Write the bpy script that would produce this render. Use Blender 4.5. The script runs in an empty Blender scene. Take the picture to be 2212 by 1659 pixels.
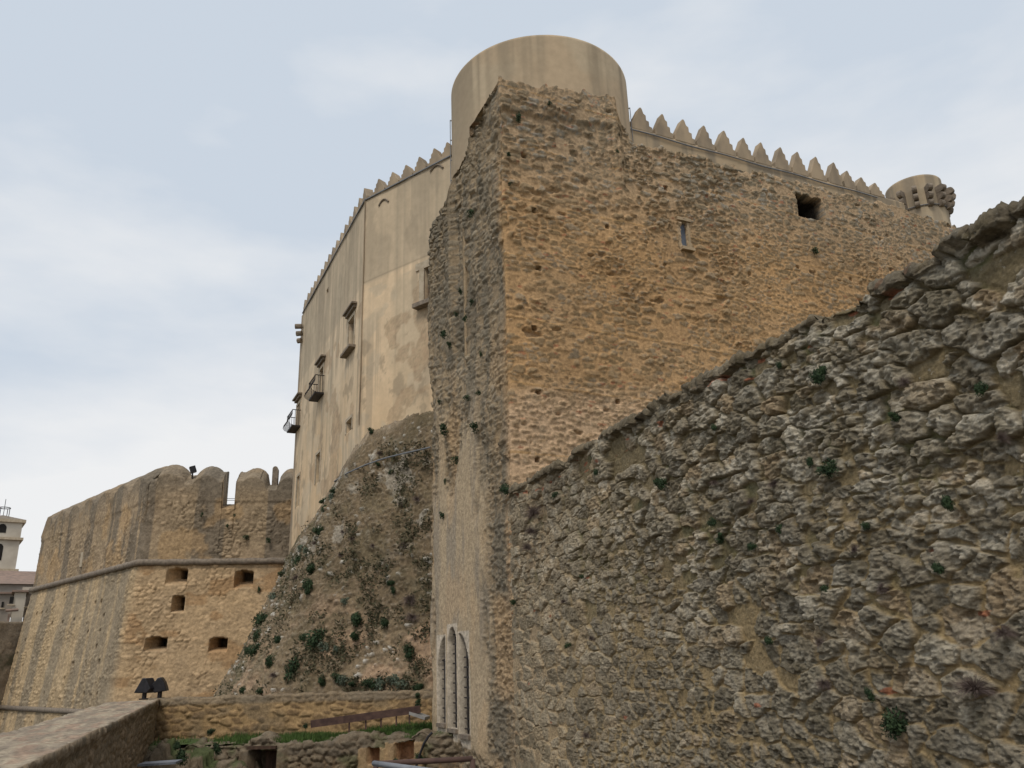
import bpy, math, random
import numpy as np
from mathutils import Vector
from mathutils.bvhtree import BVHTree

# ------------------------------------------------------------------ camera
rad = math.radians
F0 = 1750.0                      # focal length in pixels of a 2212 px wide picture
PITCH, ROLL = rad(18.7), rad(2.0)
EYE = np.array([0.0, 0.0, 2.0])
_R = np.array([1, 0, 0.0]); _F = np.array([0, math.cos(PITCH), math.sin(PITCH)]); _U = np.array([0, -math.sin(PITCH), math.cos(PITCH)])
CR = math.cos(ROLL) * _R - math.sin(ROLL) * _U
CU = math.sin(ROLL) * _R + math.cos(ROLL) * _U
scene = bpy.context.scene
COL = scene.collection
cam = bpy.data.cameras.new('camera'); cam_o = bpy.data.objects.new('camera', cam); COL.objects.link(cam_o)
from mathutils import Matrix
cam_o.matrix_world = Matrix(((CR[0], CU[0], -_F[0], EYE[0]), (CR[1], CU[1], -_F[1], EYE[1]), (CR[2], CU[2], -_F[2], EYE[2]), (0, 0, 0, 1)))
cam.sensor_width = 36.0; cam.sensor_fit = 'HORIZONTAL'; cam.lens = 36.0 * F0 / 2212.0
cam.clip_start = 0.1; cam.clip_end = 3000
scene.camera = cam_o

# ------------------------------------------------------------------ light
SUN_EL, SUN_AZ = 54.0, 202.0       # degrees; azimuth clockwise from +Y (behind the camera, a little left)
world = bpy.data.worlds.new('World'); scene.world = world; world.use_nodes = True
nt = world.node_tree; nt.nodes.clear()
def nd(t, **k):
    n = nt.nodes.new(t)
    for a, b in k.items(): setattr(n, a, b)
    return n
out = nd('ShaderNodeOutputWorld'); bg = nd('ShaderNodeBackground'); sky = nd('ShaderNodeTexSky')
sky.sky_type = 'NISHITA'; sky.sun_disc = False; sky.sun_elevation = rad(SUN_EL); sky.sun_rotation = rad(SUN_AZ)
sky.air_density = 1.0; sky.dust_density = 2.0; sky.altitude = 300
tc = nd('ShaderNodeTexCoord'); mp = nd('ShaderNodeMapping'); mp.inputs['Scale'].default_value = (1.0, 1.0, 2.6)
mp.inputs['Location'].default_value = (0.35, 0.1, 0.2)
ns = nd('ShaderNodeTexNoise'); ns.inputs['Scale'].default_value = 2.1; ns.inputs['Detail'].default_value = 6; ns.inputs['Roughness'].default_value = 0.5
ramp = nd('ShaderNodeValToRGB'); ramp.color_ramp.elements[0].position = 0.42; ramp.color_ramp.elements[1].position = 0.66
ramp.color_ramp.elements[0].color = (7.0, 7.8, 8.8, 1); ramp.color_ramp.elements[1].color = (10.1, 10.15, 10.2, 1)
sep = nd('ShaderNodeSeparateXYZ'); mr = nd('ShaderNodeMapRange')
mr.inputs[1].default_value = -0.1; mr.inputs[2].default_value = 0.62; mr.inputs[3].default_value = 0.40; mr.inputs[4].default_value = -0.13
add = nd('ShaderNodeMath', operation='ADD'); mixc = nd('ShaderNodeMixRGB'); mixc.inputs[0].default_value = 0.95
addx = nd('ShaderNodeMath', operation='MULTIPLY_ADD'); addx.inputs[1].default_value = 0.16
L = nt.links.new
L(tc.outputs['Generated'], mp.inputs[0]); L(mp.outputs[0], ns.inputs['Vector']); L(tc.outputs['Generated'], sep.inputs[0])
L(sep.outputs[2], mr.inputs[0]); L(ns.outputs[0], add.inputs[0]); L(mr.outputs[0], add.inputs[1])
L(sep.outputs[0], addx.inputs[0]); L(add.outputs[0], addx.inputs[2]); L(addx.outputs[0], ramp.inputs[0])
L(sky.outputs[0], mixc.inputs[1]); L(ramp.outputs[0], mixc.inputs[2]); L(mixc.outputs[0], bg.inputs[0]); L(bg.outputs[0], out.inputs[0])
bg.inputs[1].default_value = 0.085
sun = bpy.data.lights.new('sun', 'SUN'); sun.energy = 1.5; sun.angle = rad(16); sun.color = (1.0, 0.92, 0.80)
sun_o = bpy.data.objects.new('sun', sun); COL.objects.link(sun_o)
sd = Vector((math.sin(rad(SUN_AZ)) * math.cos(rad(SUN_EL)), math.cos(rad(SUN_AZ)) * math.cos(rad(SUN_EL)), math.sin(rad(SUN_EL))))
sun_o.rotation_euler = sd.to_track_quat('Z', 'Y').to_euler(); sun_o.location = (5, -20, 40)
vs = scene.view_settings; vs.view_transform = 'Standard'; vs.look = 'None'; vs.gamma = 1; vs.exposure = 0.06
scene.cycles.use_denoising = True; scene.cycles.max_bounces = 5; scene.cycles.diffuse_bounces = 3

# ------------------------------------------------------------------ geometry helpers
def ray(x, y): return (x - 1106) / F0 * CR + (829.5 - y) / F0 * CU + _F
class Plane:
    """a vertical plane: start point, direction az (deg from +Y towards +X); s runs along it, n points at the viewer's side"""
    def __init__(s, p, az):
        s.p = np.array(p[:2], float); s.az = az; s.d = np.array([math.sin(rad(az)), math.cos(rad(az))]); s.n = np.array([s.d[1], -s.d[0]])
        if np.dot(s.n, -s.p) < 0: s.n = -s.n
    def hit(s, x, y):
        r = ray(x, y); t = np.dot(s.n, s.p - EYE[:2]) / np.dot(s.n, r[:2]); q = EYE + t * r
        return float(np.dot(q[:2] - s.p, s.d)), float(q[2])
    def pt(s, a, z, off=0.0):
        q = s.p + s.d * a + s.n * off; return np.array([q[0], q[1], z])
def at(x, y, rng):
    r = ray(x, y); return EYE + r * rng / math.hypot(r[0], r[1])
def hz(x, y, z):
    r = ray(x, y); return EYE + (z - EYE[2]) / r[2] * r

def hsh(ix, iy, seed):
    ix = np.asarray(ix).astype(np.int64).astype(np.uint32); iy = np.asarray(iy).astype(np.int64).astype(np.uint32)
    h = ix * np.uint32(374761393) + iy * np.uint32(668265263) + np.uint32((seed * 2246822519) & 0xffffffff)
    h = (h ^ (h >> np.uint32(13))) * np.uint32(1274126177); h = (h ^ (h >> np.uint32(16))) * np.uint32(2654435761)
    h ^= h >> np.uint32(15)
    return (h & np.uint32(0xffffff)).astype(np.float64) / 16777216.0
def vn(x, y, seed=0):
    x, y = np.broadcast_arrays(np.asarray(x, float), np.asarray(y, float))
    ix = np.floor(x); iy = np.floor(y); fx = x - ix; fy = y - iy
    fx = fx * fx * (3 - 2 * fx); fy = fy * fy * (3 - 2 * fy)
    a = hsh(ix, iy, seed); b = hsh(ix + 1, iy, seed); c = hsh(ix, iy + 1, seed); d = hsh(ix + 1, iy + 1, seed)
    return (a * (1 - fx) + b * fx) * (1 - fy) + (c * (1 - fx) + d * fx) * fy
def fbm(x, y, o=4, seed=0, g=0.5):
    s = 0; a = 1; t = 0
    for i in range(o):
        s = s + a * vn(x * 2 ** i + i * 17.3, y * 2 ** i - i * 9.1, seed + i); t += a; a *= g
    return s / t
def sm(x, a, b):
    t = np.clip((x - a) / (b - a), 0, 1); return t * t * (3 - 2 * t)
def stones(u, v, cu, cv, seed, warp=0.35):
    """irregular stone pattern: edge distance e, three randoms per stone, local offset"""
    w1 = fbm(u / cu * 0.7, v / cv * 0.7, 3, seed + 50) - 0.5; w2 = fbm(u / cu * 0.7, v / cv * 0.7, 3, seed + 60) - 0.5
    x = u / cu + w1 * warp * 3; y = v / cv + w2 * warp * 1.6
    iy = np.floor(y); F1 = np.full(u.shape, 9.0); F2 = np.full(u.shape, 9.0)
    idx = np.zeros(u.shape); idy = np.zeros(u.shape); ox = np.zeros(u.shape); oy = np.zeros(u.shape)
    for dy in (-1, 0, 1):
        ry = iy + dy; sh = hsh(ry, ry * 0 + 3, seed) ; xx = x + sh; ix = np.floor(xx)
        for dx in (-1, 0, 1):
            cx = ix + dx; a = hsh(cx, ry, seed + 1); b = hsh(cx, ry, seed + 2); w = hsh(cx, ry, seed + 3)
            px = cx + 0.5 + (a - 0.5) * 0.75; py = ry + 0.5 + (b - 0.5) * 0.62
            ddx = xx - px; ddy = y - py
            d = np.sqrt(ddx * ddx + ddy * ddy) - (w - 0.5) * 0.42
            m = d < F1
            F2 = np.where(m, F1, np.minimum(F2, d)); F1 = np.where(m, d, F1)
            idx = np.where(m, cx, idx); idy = np.where(m, ry, idy); ox = np.where(m, ddx, ox); oy = np.where(m, ddy, oy)
    return F2 - F1, hsh(idx, idy, seed + 11), hsh(idx, idy, seed + 12), hsh(idx, idy, seed + 13), ox, oy

WLOC = {}
def tag(o, label=None, cat=None, group=None, kind=None):
    if label: o['label'] = label
    if cat: o['category'] = cat
    if group: o['group'] = group
    if kind: o['kind'] = kind
    return o
def empty(name, loc, label=None, cat=None, group=None, kind=None):
    o = bpy.data.objects.new(name, None); COL.objects.link(o); o.location = tuple(loc); o.empty_display_size = 0.3
    WLOC[o.name] = np.array(loc, float); return tag(o, label, cat, group, kind)
def mk(name, V, faces, mat, parent=None, smooth=False, col=None, origin=None):
    V = np.asarray(V, float).reshape(-1, 3)
    if origin is None:
        lo, hi = V.min(0), V.max(0); origin = np.array([(lo[0] + hi[0]) / 2, (lo[1] + hi[1]) / 2, lo[2]])
    me = bpy.data.meshes.new(name)
    if isinstance(faces, np.ndarray):
        n = len(faces); me.vertices.add(len(V)); me.vertices.foreach_set('co', (V - origin).astype(np.float32).ravel())
        me.loops.add(n * 4); me.loops.foreach_set('vertex_index', faces.astype(np.int32).ravel())
        me.polygons.add(n); me.polygons.foreach_set('loop_start', np.arange(0, 4 * n, 4, dtype=np.int32)); me.update(calc_edges=True)
    else:
        me.from_pydata([tuple(p) for p in (V - origin)], [], faces); me.update()
    if col is not None:
        at_ = me.attributes.new('Col', 'FLOAT_COLOR', 'POINT'); c = np.ones((len(V), 4), np.float32); c[:, :3] = np.clip(col.reshape(-1, 3), 0.005, 0.95)
        at_.data.foreach_set('color', c.ravel())
    if smooth: me.polygons.foreach_set('use_smooth', np.ones(len(me.polygons), bool))
    me.materials.append(mat)
    o = bpy.data.objects.new(name, me); COL.objects.link(o)
    w = np.array(origin, float); pl = np.zeros(3)
    if parent is not None: o.parent = parent; pl = WLOC[parent.name]
    o.location = tuple(w - pl); WLOC[o.name] = w
    return o
class MB:
    def __init__(s): s.v = []; s.f = []
    def add(s, V, Fc):
        n = len(s.v); s.v += [tuple(map(float, p)) for p in V]; s.f += [tuple(i + n for i in f) for f in Fc]; return s
    def box(s, c, sz, ax=(1, 0), tilt=None):
        """box centred at c, sizes along ax (horizontal direction), its normal, and z"""
        ax = np.array([ax[0], ax[1], 0.0]); ax /= np.linalg.norm(ax); ay = np.array([-ax[1], ax[0], 0]); az_ = np.array([0, 0, 1.0])
        if tilt: ca, sa = math.cos(tilt), math.sin(tilt); ax, az_ = ax * ca + az_ * sa, az_ * ca - ax * sa
        c = np.array(c, float); P = []
        for k in (-1, 1):
            for a, b in ((-1, -1), (1, -1), (1, 1), (-1, 1)): P.append(c + ax * a * sz[0] / 2 + ay * b * sz[1] / 2 + az_ * k * sz[2] / 2)
        return s.add(P, [(3, 2, 1, 0), (4, 5, 6, 7), (0, 1, 5, 4), (1, 2, 6, 5), (2, 3, 7, 6), (3, 0, 4, 7)])
    def prism(s, poly, o, ax, ay, az_):
        """poly (a,b) in the plane o + a*ax + b*ay, extruded by vector az_"""
        o = np.array(o, float); ax = np.array(ax, float); ay = np.array(ay, float); az_ = np.array(az_, float); n = len(poly)
        P = [o + ax * a + ay * b for a, b in poly] + [o + ax * a + ay * b + az_ for a, b in poly]
        return s.add(P, [tuple(range(n))[::-1], tuple(range(n, 2 * n))] + [(i, (i + 1) % n, (i + 1) % n + n, i + n) for i in range(n)])
    def tube(s, pts, r, k=6):
        pts = [np.array(p, float) for p in pts]; n = len(pts); V = []
        for i, p in enumerate(pts):
            t = pts[min(i + 1, n - 1)] - pts[max(i - 1, 0)]; t /= np.linalg.norm(t) + 1e-9
            a = np.cross(t, (0, 0, 1.0)); a = a if np.linalg.norm(a) > 0.05 else np.cross(t, (1.0, 0, 0)); a /= np.linalg.norm(a); b = np.cross(t, a)
            rr = r[i] if hasattr(r, '__len__') else r
            for j in range(k): an = 2 * math.pi * j / k; V.append(p + (a * math.cos(an) + b * math.sin(an)) * rr)
        Fc = [(i * k + j, i * k + (j + 1) % k, (i + 1) * k + (j + 1) % k, (i + 1) * k + j) for i in range(n - 1) for j in range(k)]
        Fc += [tuple(range(k))[::-1], tuple((n - 1) * k + j for j in range(k))]
        return s.add(V, Fc)
    def build(s, name, mat, parent=None, smooth=False, origin=None): return mk(name, s.v, s.f, mat, parent, smooth, origin=origin)
def grid_faces(ny, nx):
    i = np.arange(ny - 1)[:, None] * nx + np.arange(nx - 1)[None, :]
    return np.stack([i, i + 1, i + nx + 1, i + nx], -1).reshape(-1, 4)
def blur(A, k):
    for _ in range(k):
        B = A.copy(); B[1:-1] = (A[:-2] + A[1:-1] * 2 + A[2:]) / 4; A = B; B = A.copy(); B[:, 1:-1] = (A[:, :-2] + A[:, 1:-1] * 2 + A[:, 2:]) / 4; A = B
    return A
def grid_normals(P, flip=False, k=2):
    du = np.gradient(P, axis=1); dv = np.gradient(P, axis=0); N = np.cross(du, dv)
    N /= np.linalg.norm(N, axis=2, keepdims=True) + 1e-12
    N = blur(N, k); N /= np.linalg.norm(N, axis=2, keepdims=True) + 1e-12
    return -N if flip else N
def mixc3(a, b, t): t = np.asarray(t)[..., None]; return np.asarray(a) * (1 - t) + np.asarray(b) * t
def c3(r, g, b): return np.array([r, g, b], float)

# ------------------------------------------------------------------ materials
def vmat(name, rough=0.95, fine=9.0, amt=0.3, bump=0.35, dist=0.02, speck=0.0):
    m = bpy.data.materials.new(name); m.use_nodes = True; t = m.node_tree; b = t.nodes['Principled BSDF']; K = t.links.new
    b.inputs['Roughness'].default_value = rough; b.inputs['Specular IOR Level'].default_value = 0.15
    a = t.nodes.new('ShaderNodeAttribute'); a.attribute_name = 'Col'
    g = t.nodes.new('ShaderNodeNewGeometry')
    n1 = t.nodes.new('ShaderNodeTexNoise'); n1.inputs['Scale'].default_value = fine; n1.inputs['Detail'].default_value = 7; n1.inputs['Roughness'].default_value = 0.68
    r = t.nodes.new('ShaderNodeMapRange'); r.inputs[1].default_value = 0.3; r.inputs[2].default_value = 0.7; r.inputs[3].default_value = 1 - amt; r.inputs[4].default_value = 1 + amt
    mu = t.nodes.new('ShaderNodeVectorMath'); mu.operation = 'SCALE'
    K(g.outputs['Position'], n1.inputs['Vector']); K(n1.outputs[0], r.inputs[0]); K(a.outputs['Color'], mu.inputs[0]); K(r.outputs[0], mu.inputs['Scale'])
    src = mu.outputs[0]
    if speck:
        n2 = t.nodes.new('ShaderNodeTexNoise'); n2.inputs['Scale'].default_value = fine * 1.3; n2.inputs['Detail'].default_value = 4
        r2 = t.nodes.new('ShaderNodeMapRange'); r2.inputs[1].default_value = 0.66; r2.inputs[2].default_value = 0.72; r2.inputs[4].default_value = speck
        mx = t.nodes.new('ShaderNodeMixRGB'); mx.inputs[2].default_value = (0.5, 0.48, 0.43, 1)
        K(g.outputs['Position'], n2.inputs['Vector']); K(n2.outputs[0], r2.inputs[0]); K(r2.outputs[0], mx.inputs[0]); K(src, mx.inputs[1]); src = mx.outputs[0]
    K(src, b.inputs['Base Color'])
    bp = t.nodes.new('ShaderNodeBump'); bp.inputs['Strength'].default_value = bump; bp.inputs['Distance'].default_value = dist
    K(n1.outputs[0], bp.inputs['Height']); K(bp.outputs[0], b.inputs['Normal'])
    return m
def pmat(name, c1, c2=None, scale=3.0, rough=0.8, metal=0.0, bump=0.0, stretch=(1, 1, 1)):
    m = bpy.data.materials.new(name); m.use_nodes = True; t = m.node_tree; b = t.nodes['Principled BSDF']; K = t.links.new
    b.inputs['Roughness'].default_value = rough; b.inputs['Metallic'].default_value = metal; b.inputs['Specular IOR Level'].default_value = 0.3
    c2 = c2 or tuple(x * 0.7 for x in c1)
    g = t.nodes.new('ShaderNodeNewGeometry'); mp_ = t.nodes.new('ShaderNodeMapping'); mp_.inputs['Scale'].default_value = stretch
    n = t.nodes.new('ShaderNodeTexNoise'); n.inputs['Scale'].default_value = scale; n.inputs['Detail'].default_value = 6
    r = t.nodes.new('ShaderNodeValToRGB'); r.color_ramp.elements[0].position = 0.35; r.color_ramp.elements[1].position = 0.65
    r.color_ramp.elements[0].color = (*c2, 1); r.color_ramp.elements[1].color = (*c1, 1)
    K(g.outputs['Position'], mp_.inputs[0]); K(mp_.outputs[0], n.inputs['Vector']); K(n.outputs[0], r.inputs[0]); K(r.outputs[0], b.inputs['Base Color'])
    if bump:
        bp = t.nodes.new('ShaderNodeBump'); bp.inputs['Strength'].default_value = bump; bp.inputs['Distance'].default_value = 0.03
        K(n.outputs[0], bp.inputs['Height']); K(bp.outputs[0], b.inputs['Normal'])
    return m
M_NEAR = vmat('rough_limestone', fine=14, amt=0.42, bump=1.0, dist=0.035, speck=0.3)
M_MAS = vmat('rubble_masonry', fine=8, amt=0.36, bump=0.9, dist=0.04)
M_FAR = vmat('distant_masonry', fine=4.5, amt=0.30, bump=0.8, dist=0.08)
M_PLA = vmat('aged_plaster', fine=2.2, amt=0.09, bump=0.15, dist=0.02)
M_ROCK = vmat('scree_rock', fine=6, amt=0.4, bump=1.0, dist=0.05, speck=0.25)
M_IRON = pmat('dark_iron', (0.05, 0.045, 0.045), (0.025, 0.02, 0.02), 20, 0.6, 0.3)
M_RUST = pmat('rusty_steel', (0.11, 0.065, 0.05), (0.06, 0.035, 0.03), 6, 0.8)
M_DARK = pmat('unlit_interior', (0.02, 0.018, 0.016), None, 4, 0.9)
M_WOOD = pmat('dark_wood', (0.10, 0.06, 0.04), (0.05, 0.03, 0.02), 8, 0.7, stretch=(1, 1, 0.2))
M_TRIM = pmat('dressed_stone', (0.50, 0.42, 0.31), (0.38, 0.31, 0.22), 4, 0.9, bump=0.2)
M_OCHRE = pmat('ochre_render', (.44, .33, .21), (.33, .25, .16), 4, .95, bump=.3)
M_TRIMD = pmat('weathered_stone', (0.27, 0.22, 0.17), (0.17, 0.14, 0.11), 5, 0.95, bump=0.4)
M_MERL = pmat('plastered_merlon', (0.40, 0.31, 0.21), (0.25, 0.20, 0.145), 1.3, 0.95, bump=0.3, stretch=(1, 1, 0.5))
M_CABLE = pmat('grey_cable', (0.22, 0.23, 0.25), None, 5, 0.6)
M_GLASS = pmat('grey_shutter', (0.13, 0.15, 0.19), (0.10, 0.12, 0.15), 3, 0.4)
M_GREEN = pmat('dark_leaf', (0.045, 0.075, 0.03), (0.02, 0.038, 0.017), 9, 0.8)
M_GRASSY = pmat('fresh_grass', (0.09, 0.15, 0.035), (0.045, 0.085, 0.02), 6, 0.8)
M_SAGE = pmat('grey_green_leaf', (0.14, 0.17, 0.12), (0.07, 0.09, 0.06), 9, 0.8)
M_DRY = pmat('dry_twig', (0.22, 0.17, 0.145), (0.13, 0.095, 0.085), 9, 0.9)
M_BLACK = pmat('black_lamp_housing', (0.022, 0.020, 0.024), (0.012, 0.012, 0.014), 6, 0.35)
M_ROOF = pmat('terracotta_tiles', (0.30, 0.21, 0.165), (0.21, 0.155, 0.125), 2, 0.9)
M_WHITE = pmat('pale_render', (0.55, 0.50, 0.42), (0.42, 0.37, 0.30), 0.6, 0.9)
M_GREYR = pmat('grey_render', (0.33, 0.29, 0.25), (0.24, 0.21, 0.18), 0.6, 0.9)

# ------------------------------------------------------------------ layout
C0 = at(1095, 800, 25)                                  # front corner of the great buttress
P1 = Plane(C0, -28)                                     # buttress, left face (s grows away)
P2 = Plane(C0, 64.5)                                    # buttress + rampart, right face
PW = Plane(C0, 160)                                     # foreground wall, runs back towards the viewer's right
RT = 36.0; TA = rad(3.1); TC = np.array([RT * math.sin(TA), RT * math.cos(TA)]); TR = RT * 0.1288
P3 = Plane(at(1364, 290, RT * 0.9917), 64.5)            # crenellated wall behind the rampart
F1 = Plane(at(977, 335, RT * 0.9917), -52.5)            # palace, near facade
K12 = F1.pt(F1.hit(790, 430)[0], 0)
F2 = Plane(K12, -26)                                    # palace, long facade
BC = at(300, 1215, 66)
BR = Plane(BC, 80); BL = Plane(BC, -45.5)
PZ = 0.92                                               # top of the terrace parapet

def uarr(lo, hi, step, extra=()):
    a = [lo]
    while a[-1] < hi: a.append(a[-1] + (step(a[-1]) if callable(step) else step))
    a[-1] = hi
    for e in extra: a += [e - 0.004, e + 0.004]
    a = np.unique(np.round(np.array(a), 5)); a = a[(a >= lo) & (a <= hi)]
    return a

def wall(name, mat, plan, U, Zf, ztop, capd, disp, colr, parent=None, capslope=0.0, zb=None, k=2, capn=None, smooth=True, keep=None):
    """masonry solid: plan(U)->xy,inward normal; Zf: front-row heights (absolute if ztop is constant) ; cap rows; back"""
    xy, nin = plan(U); nx = len(U)
    zt = np.broadcast_to(ztop, (nx,)).astype(float)
    v = (Zf - Zf[0]) / (Zf[-1] - Zf[0])
    Zg = Zf[0] + v[:, None] * (zt[None, :] - Zf[0])
    if keep is not None:
        ks = int(np.searchsorted(Zf, keep)); Zg = np.repeat(Zf[:, None], nx, 1); a_ = (Zf[ks:] - Zf[ks]) / (Zf[-1] - Zf[ks]); Zg[ks:] = Zf[ks] + a_[:, None] * (zt[None, :] - Zf[ks])
    ny = len(v)
    Pf = np.zeros((ny, nx, 3)); Pf[..., :2] = xy[None]; Pf[..., 2] = Zg
    capn = capn or max(3, int(capd / 0.12)); cd = np.linspace(0, capd, capn + 1)[1:]
    Pc = np.zeros((capn, nx, 3)); Pc[..., :2] = xy[None] + nin[None] * cd[:, None, None]; Pc[..., 2] = zt[None] + (cd * capslope)[:, None]
    Pb = np.zeros((1, nx, 3)); Pb[..., :2] = xy[None] + nin[None] * capd; Pb[..., 2] = Zf[0]
    P = np.concatenate([Pf, Pc]); W = np.concatenate([Zg, zt[None] + cd[:, None] + 0 * zt[None]])
    UU = np.broadcast_to(U[None], W.shape)
    front = np.zeros(W.shape, bool); front[:ny] = True
    N = grid_normals(P, k=k)
    if np.mean(np.sum(N[:ny, :, :2] * nin[None], -1)) > 0: N = -N; flip = True
    else: flip = False
    D, aux = disp(UU, W, front); C = colr(UU, W, front, aux)
    P = P + N * D[..., None]
    P = np.concatenate([P, Pb]); C = np.concatenate([C, C[-1:]])
    fc = grid_faces(P.shape[0], nx)
    if flip: fc = fc[:, ::-1]
    return mk(name, P.reshape(-1, 3), fc, mat, parent, smooth, col=C)
def straight(pl, flip=1):
    def f(U):
        xy = pl.p[None] + U[:, None] * pl.d[None]; return xy, np.broadcast_to(-pl.n, xy.shape)
    return f
def polyplan(pts, inward):
    """rounded polyline; U = arclength"""
    pts = np.array(pts, float); seg = np.diff(pts, axis=0); ln = np.linalg.norm(seg, axis=1); cum = np.concatenate([[0], np.cumsum(ln)])
    def f(U):
        def p(u): return np.stack([np.interp(u, cum, pts[:, 0]), np.interp(u, cum, pts[:, 1])], -1)
        t = p(U + 0.02) - p(U - 0.02); t[0] = p(U[:1] + 0.04)[0] - p(U[:1])[0]; t[-1] = p(U[-1:])[0] - p(U[-1:] - 0.04)[0]
        t /= np.linalg.norm(t, axis=1, keepdims=True) + 1e-9
        n = np.stack([-t[:, 1], t[:, 0]], -1) * inward
        return p(U), n
    return f, cum

# ================================================================== ground
def ground():
    n = 121; g = np.sign(np.linspace(-1, 1, n)) * np.abs(np.linspace(-1, 1, n)) ** 2.2
    X, Y = np.meshgrid(g * 900, g * 900 + 40)
    Z = -4.2 - 3.0 * sm(-X, 10, 40) - 14 * sm(-X, 60, 300) + 1.6 * (fbm(X / 14, Y / 14, 4, 5) - 0.5)
    C = mixc3(c3(.07, .07, .035), c3(.13, .105, .07), sm(fbm(X / 9, Y / 9, 4, 8), .4, .6))
    o = mk('ground', np.stack([X, Y, Z], -1), grid_faces(n, n), M_ROCK, smooth=True, col=C); tag(o, kind='structure')
ground()
mb = MB(); mb.add([(-4.6, -12, 0), (7.6, -12, 0), (7.6, 9.2, 0), (-3.2, 9.2, 0), (-4.6, -12, -4.3), (7.6, -12, -4.3), (7.6, 9.2, -4.3), (-3.2, 9.2, -4.3)],
                  [(0, 1, 2, 3), (7, 6, 5, 4), (0, 4, 5, 1), (1, 5, 6, 2), (2, 6, 7, 3), (3, 7, 4, 0)])
tag(mb.build('terrace_floor', pmat('worn_paving', (.16, .135, .10), (.12, .10, .075), 2, .95)), kind='structure')

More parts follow.
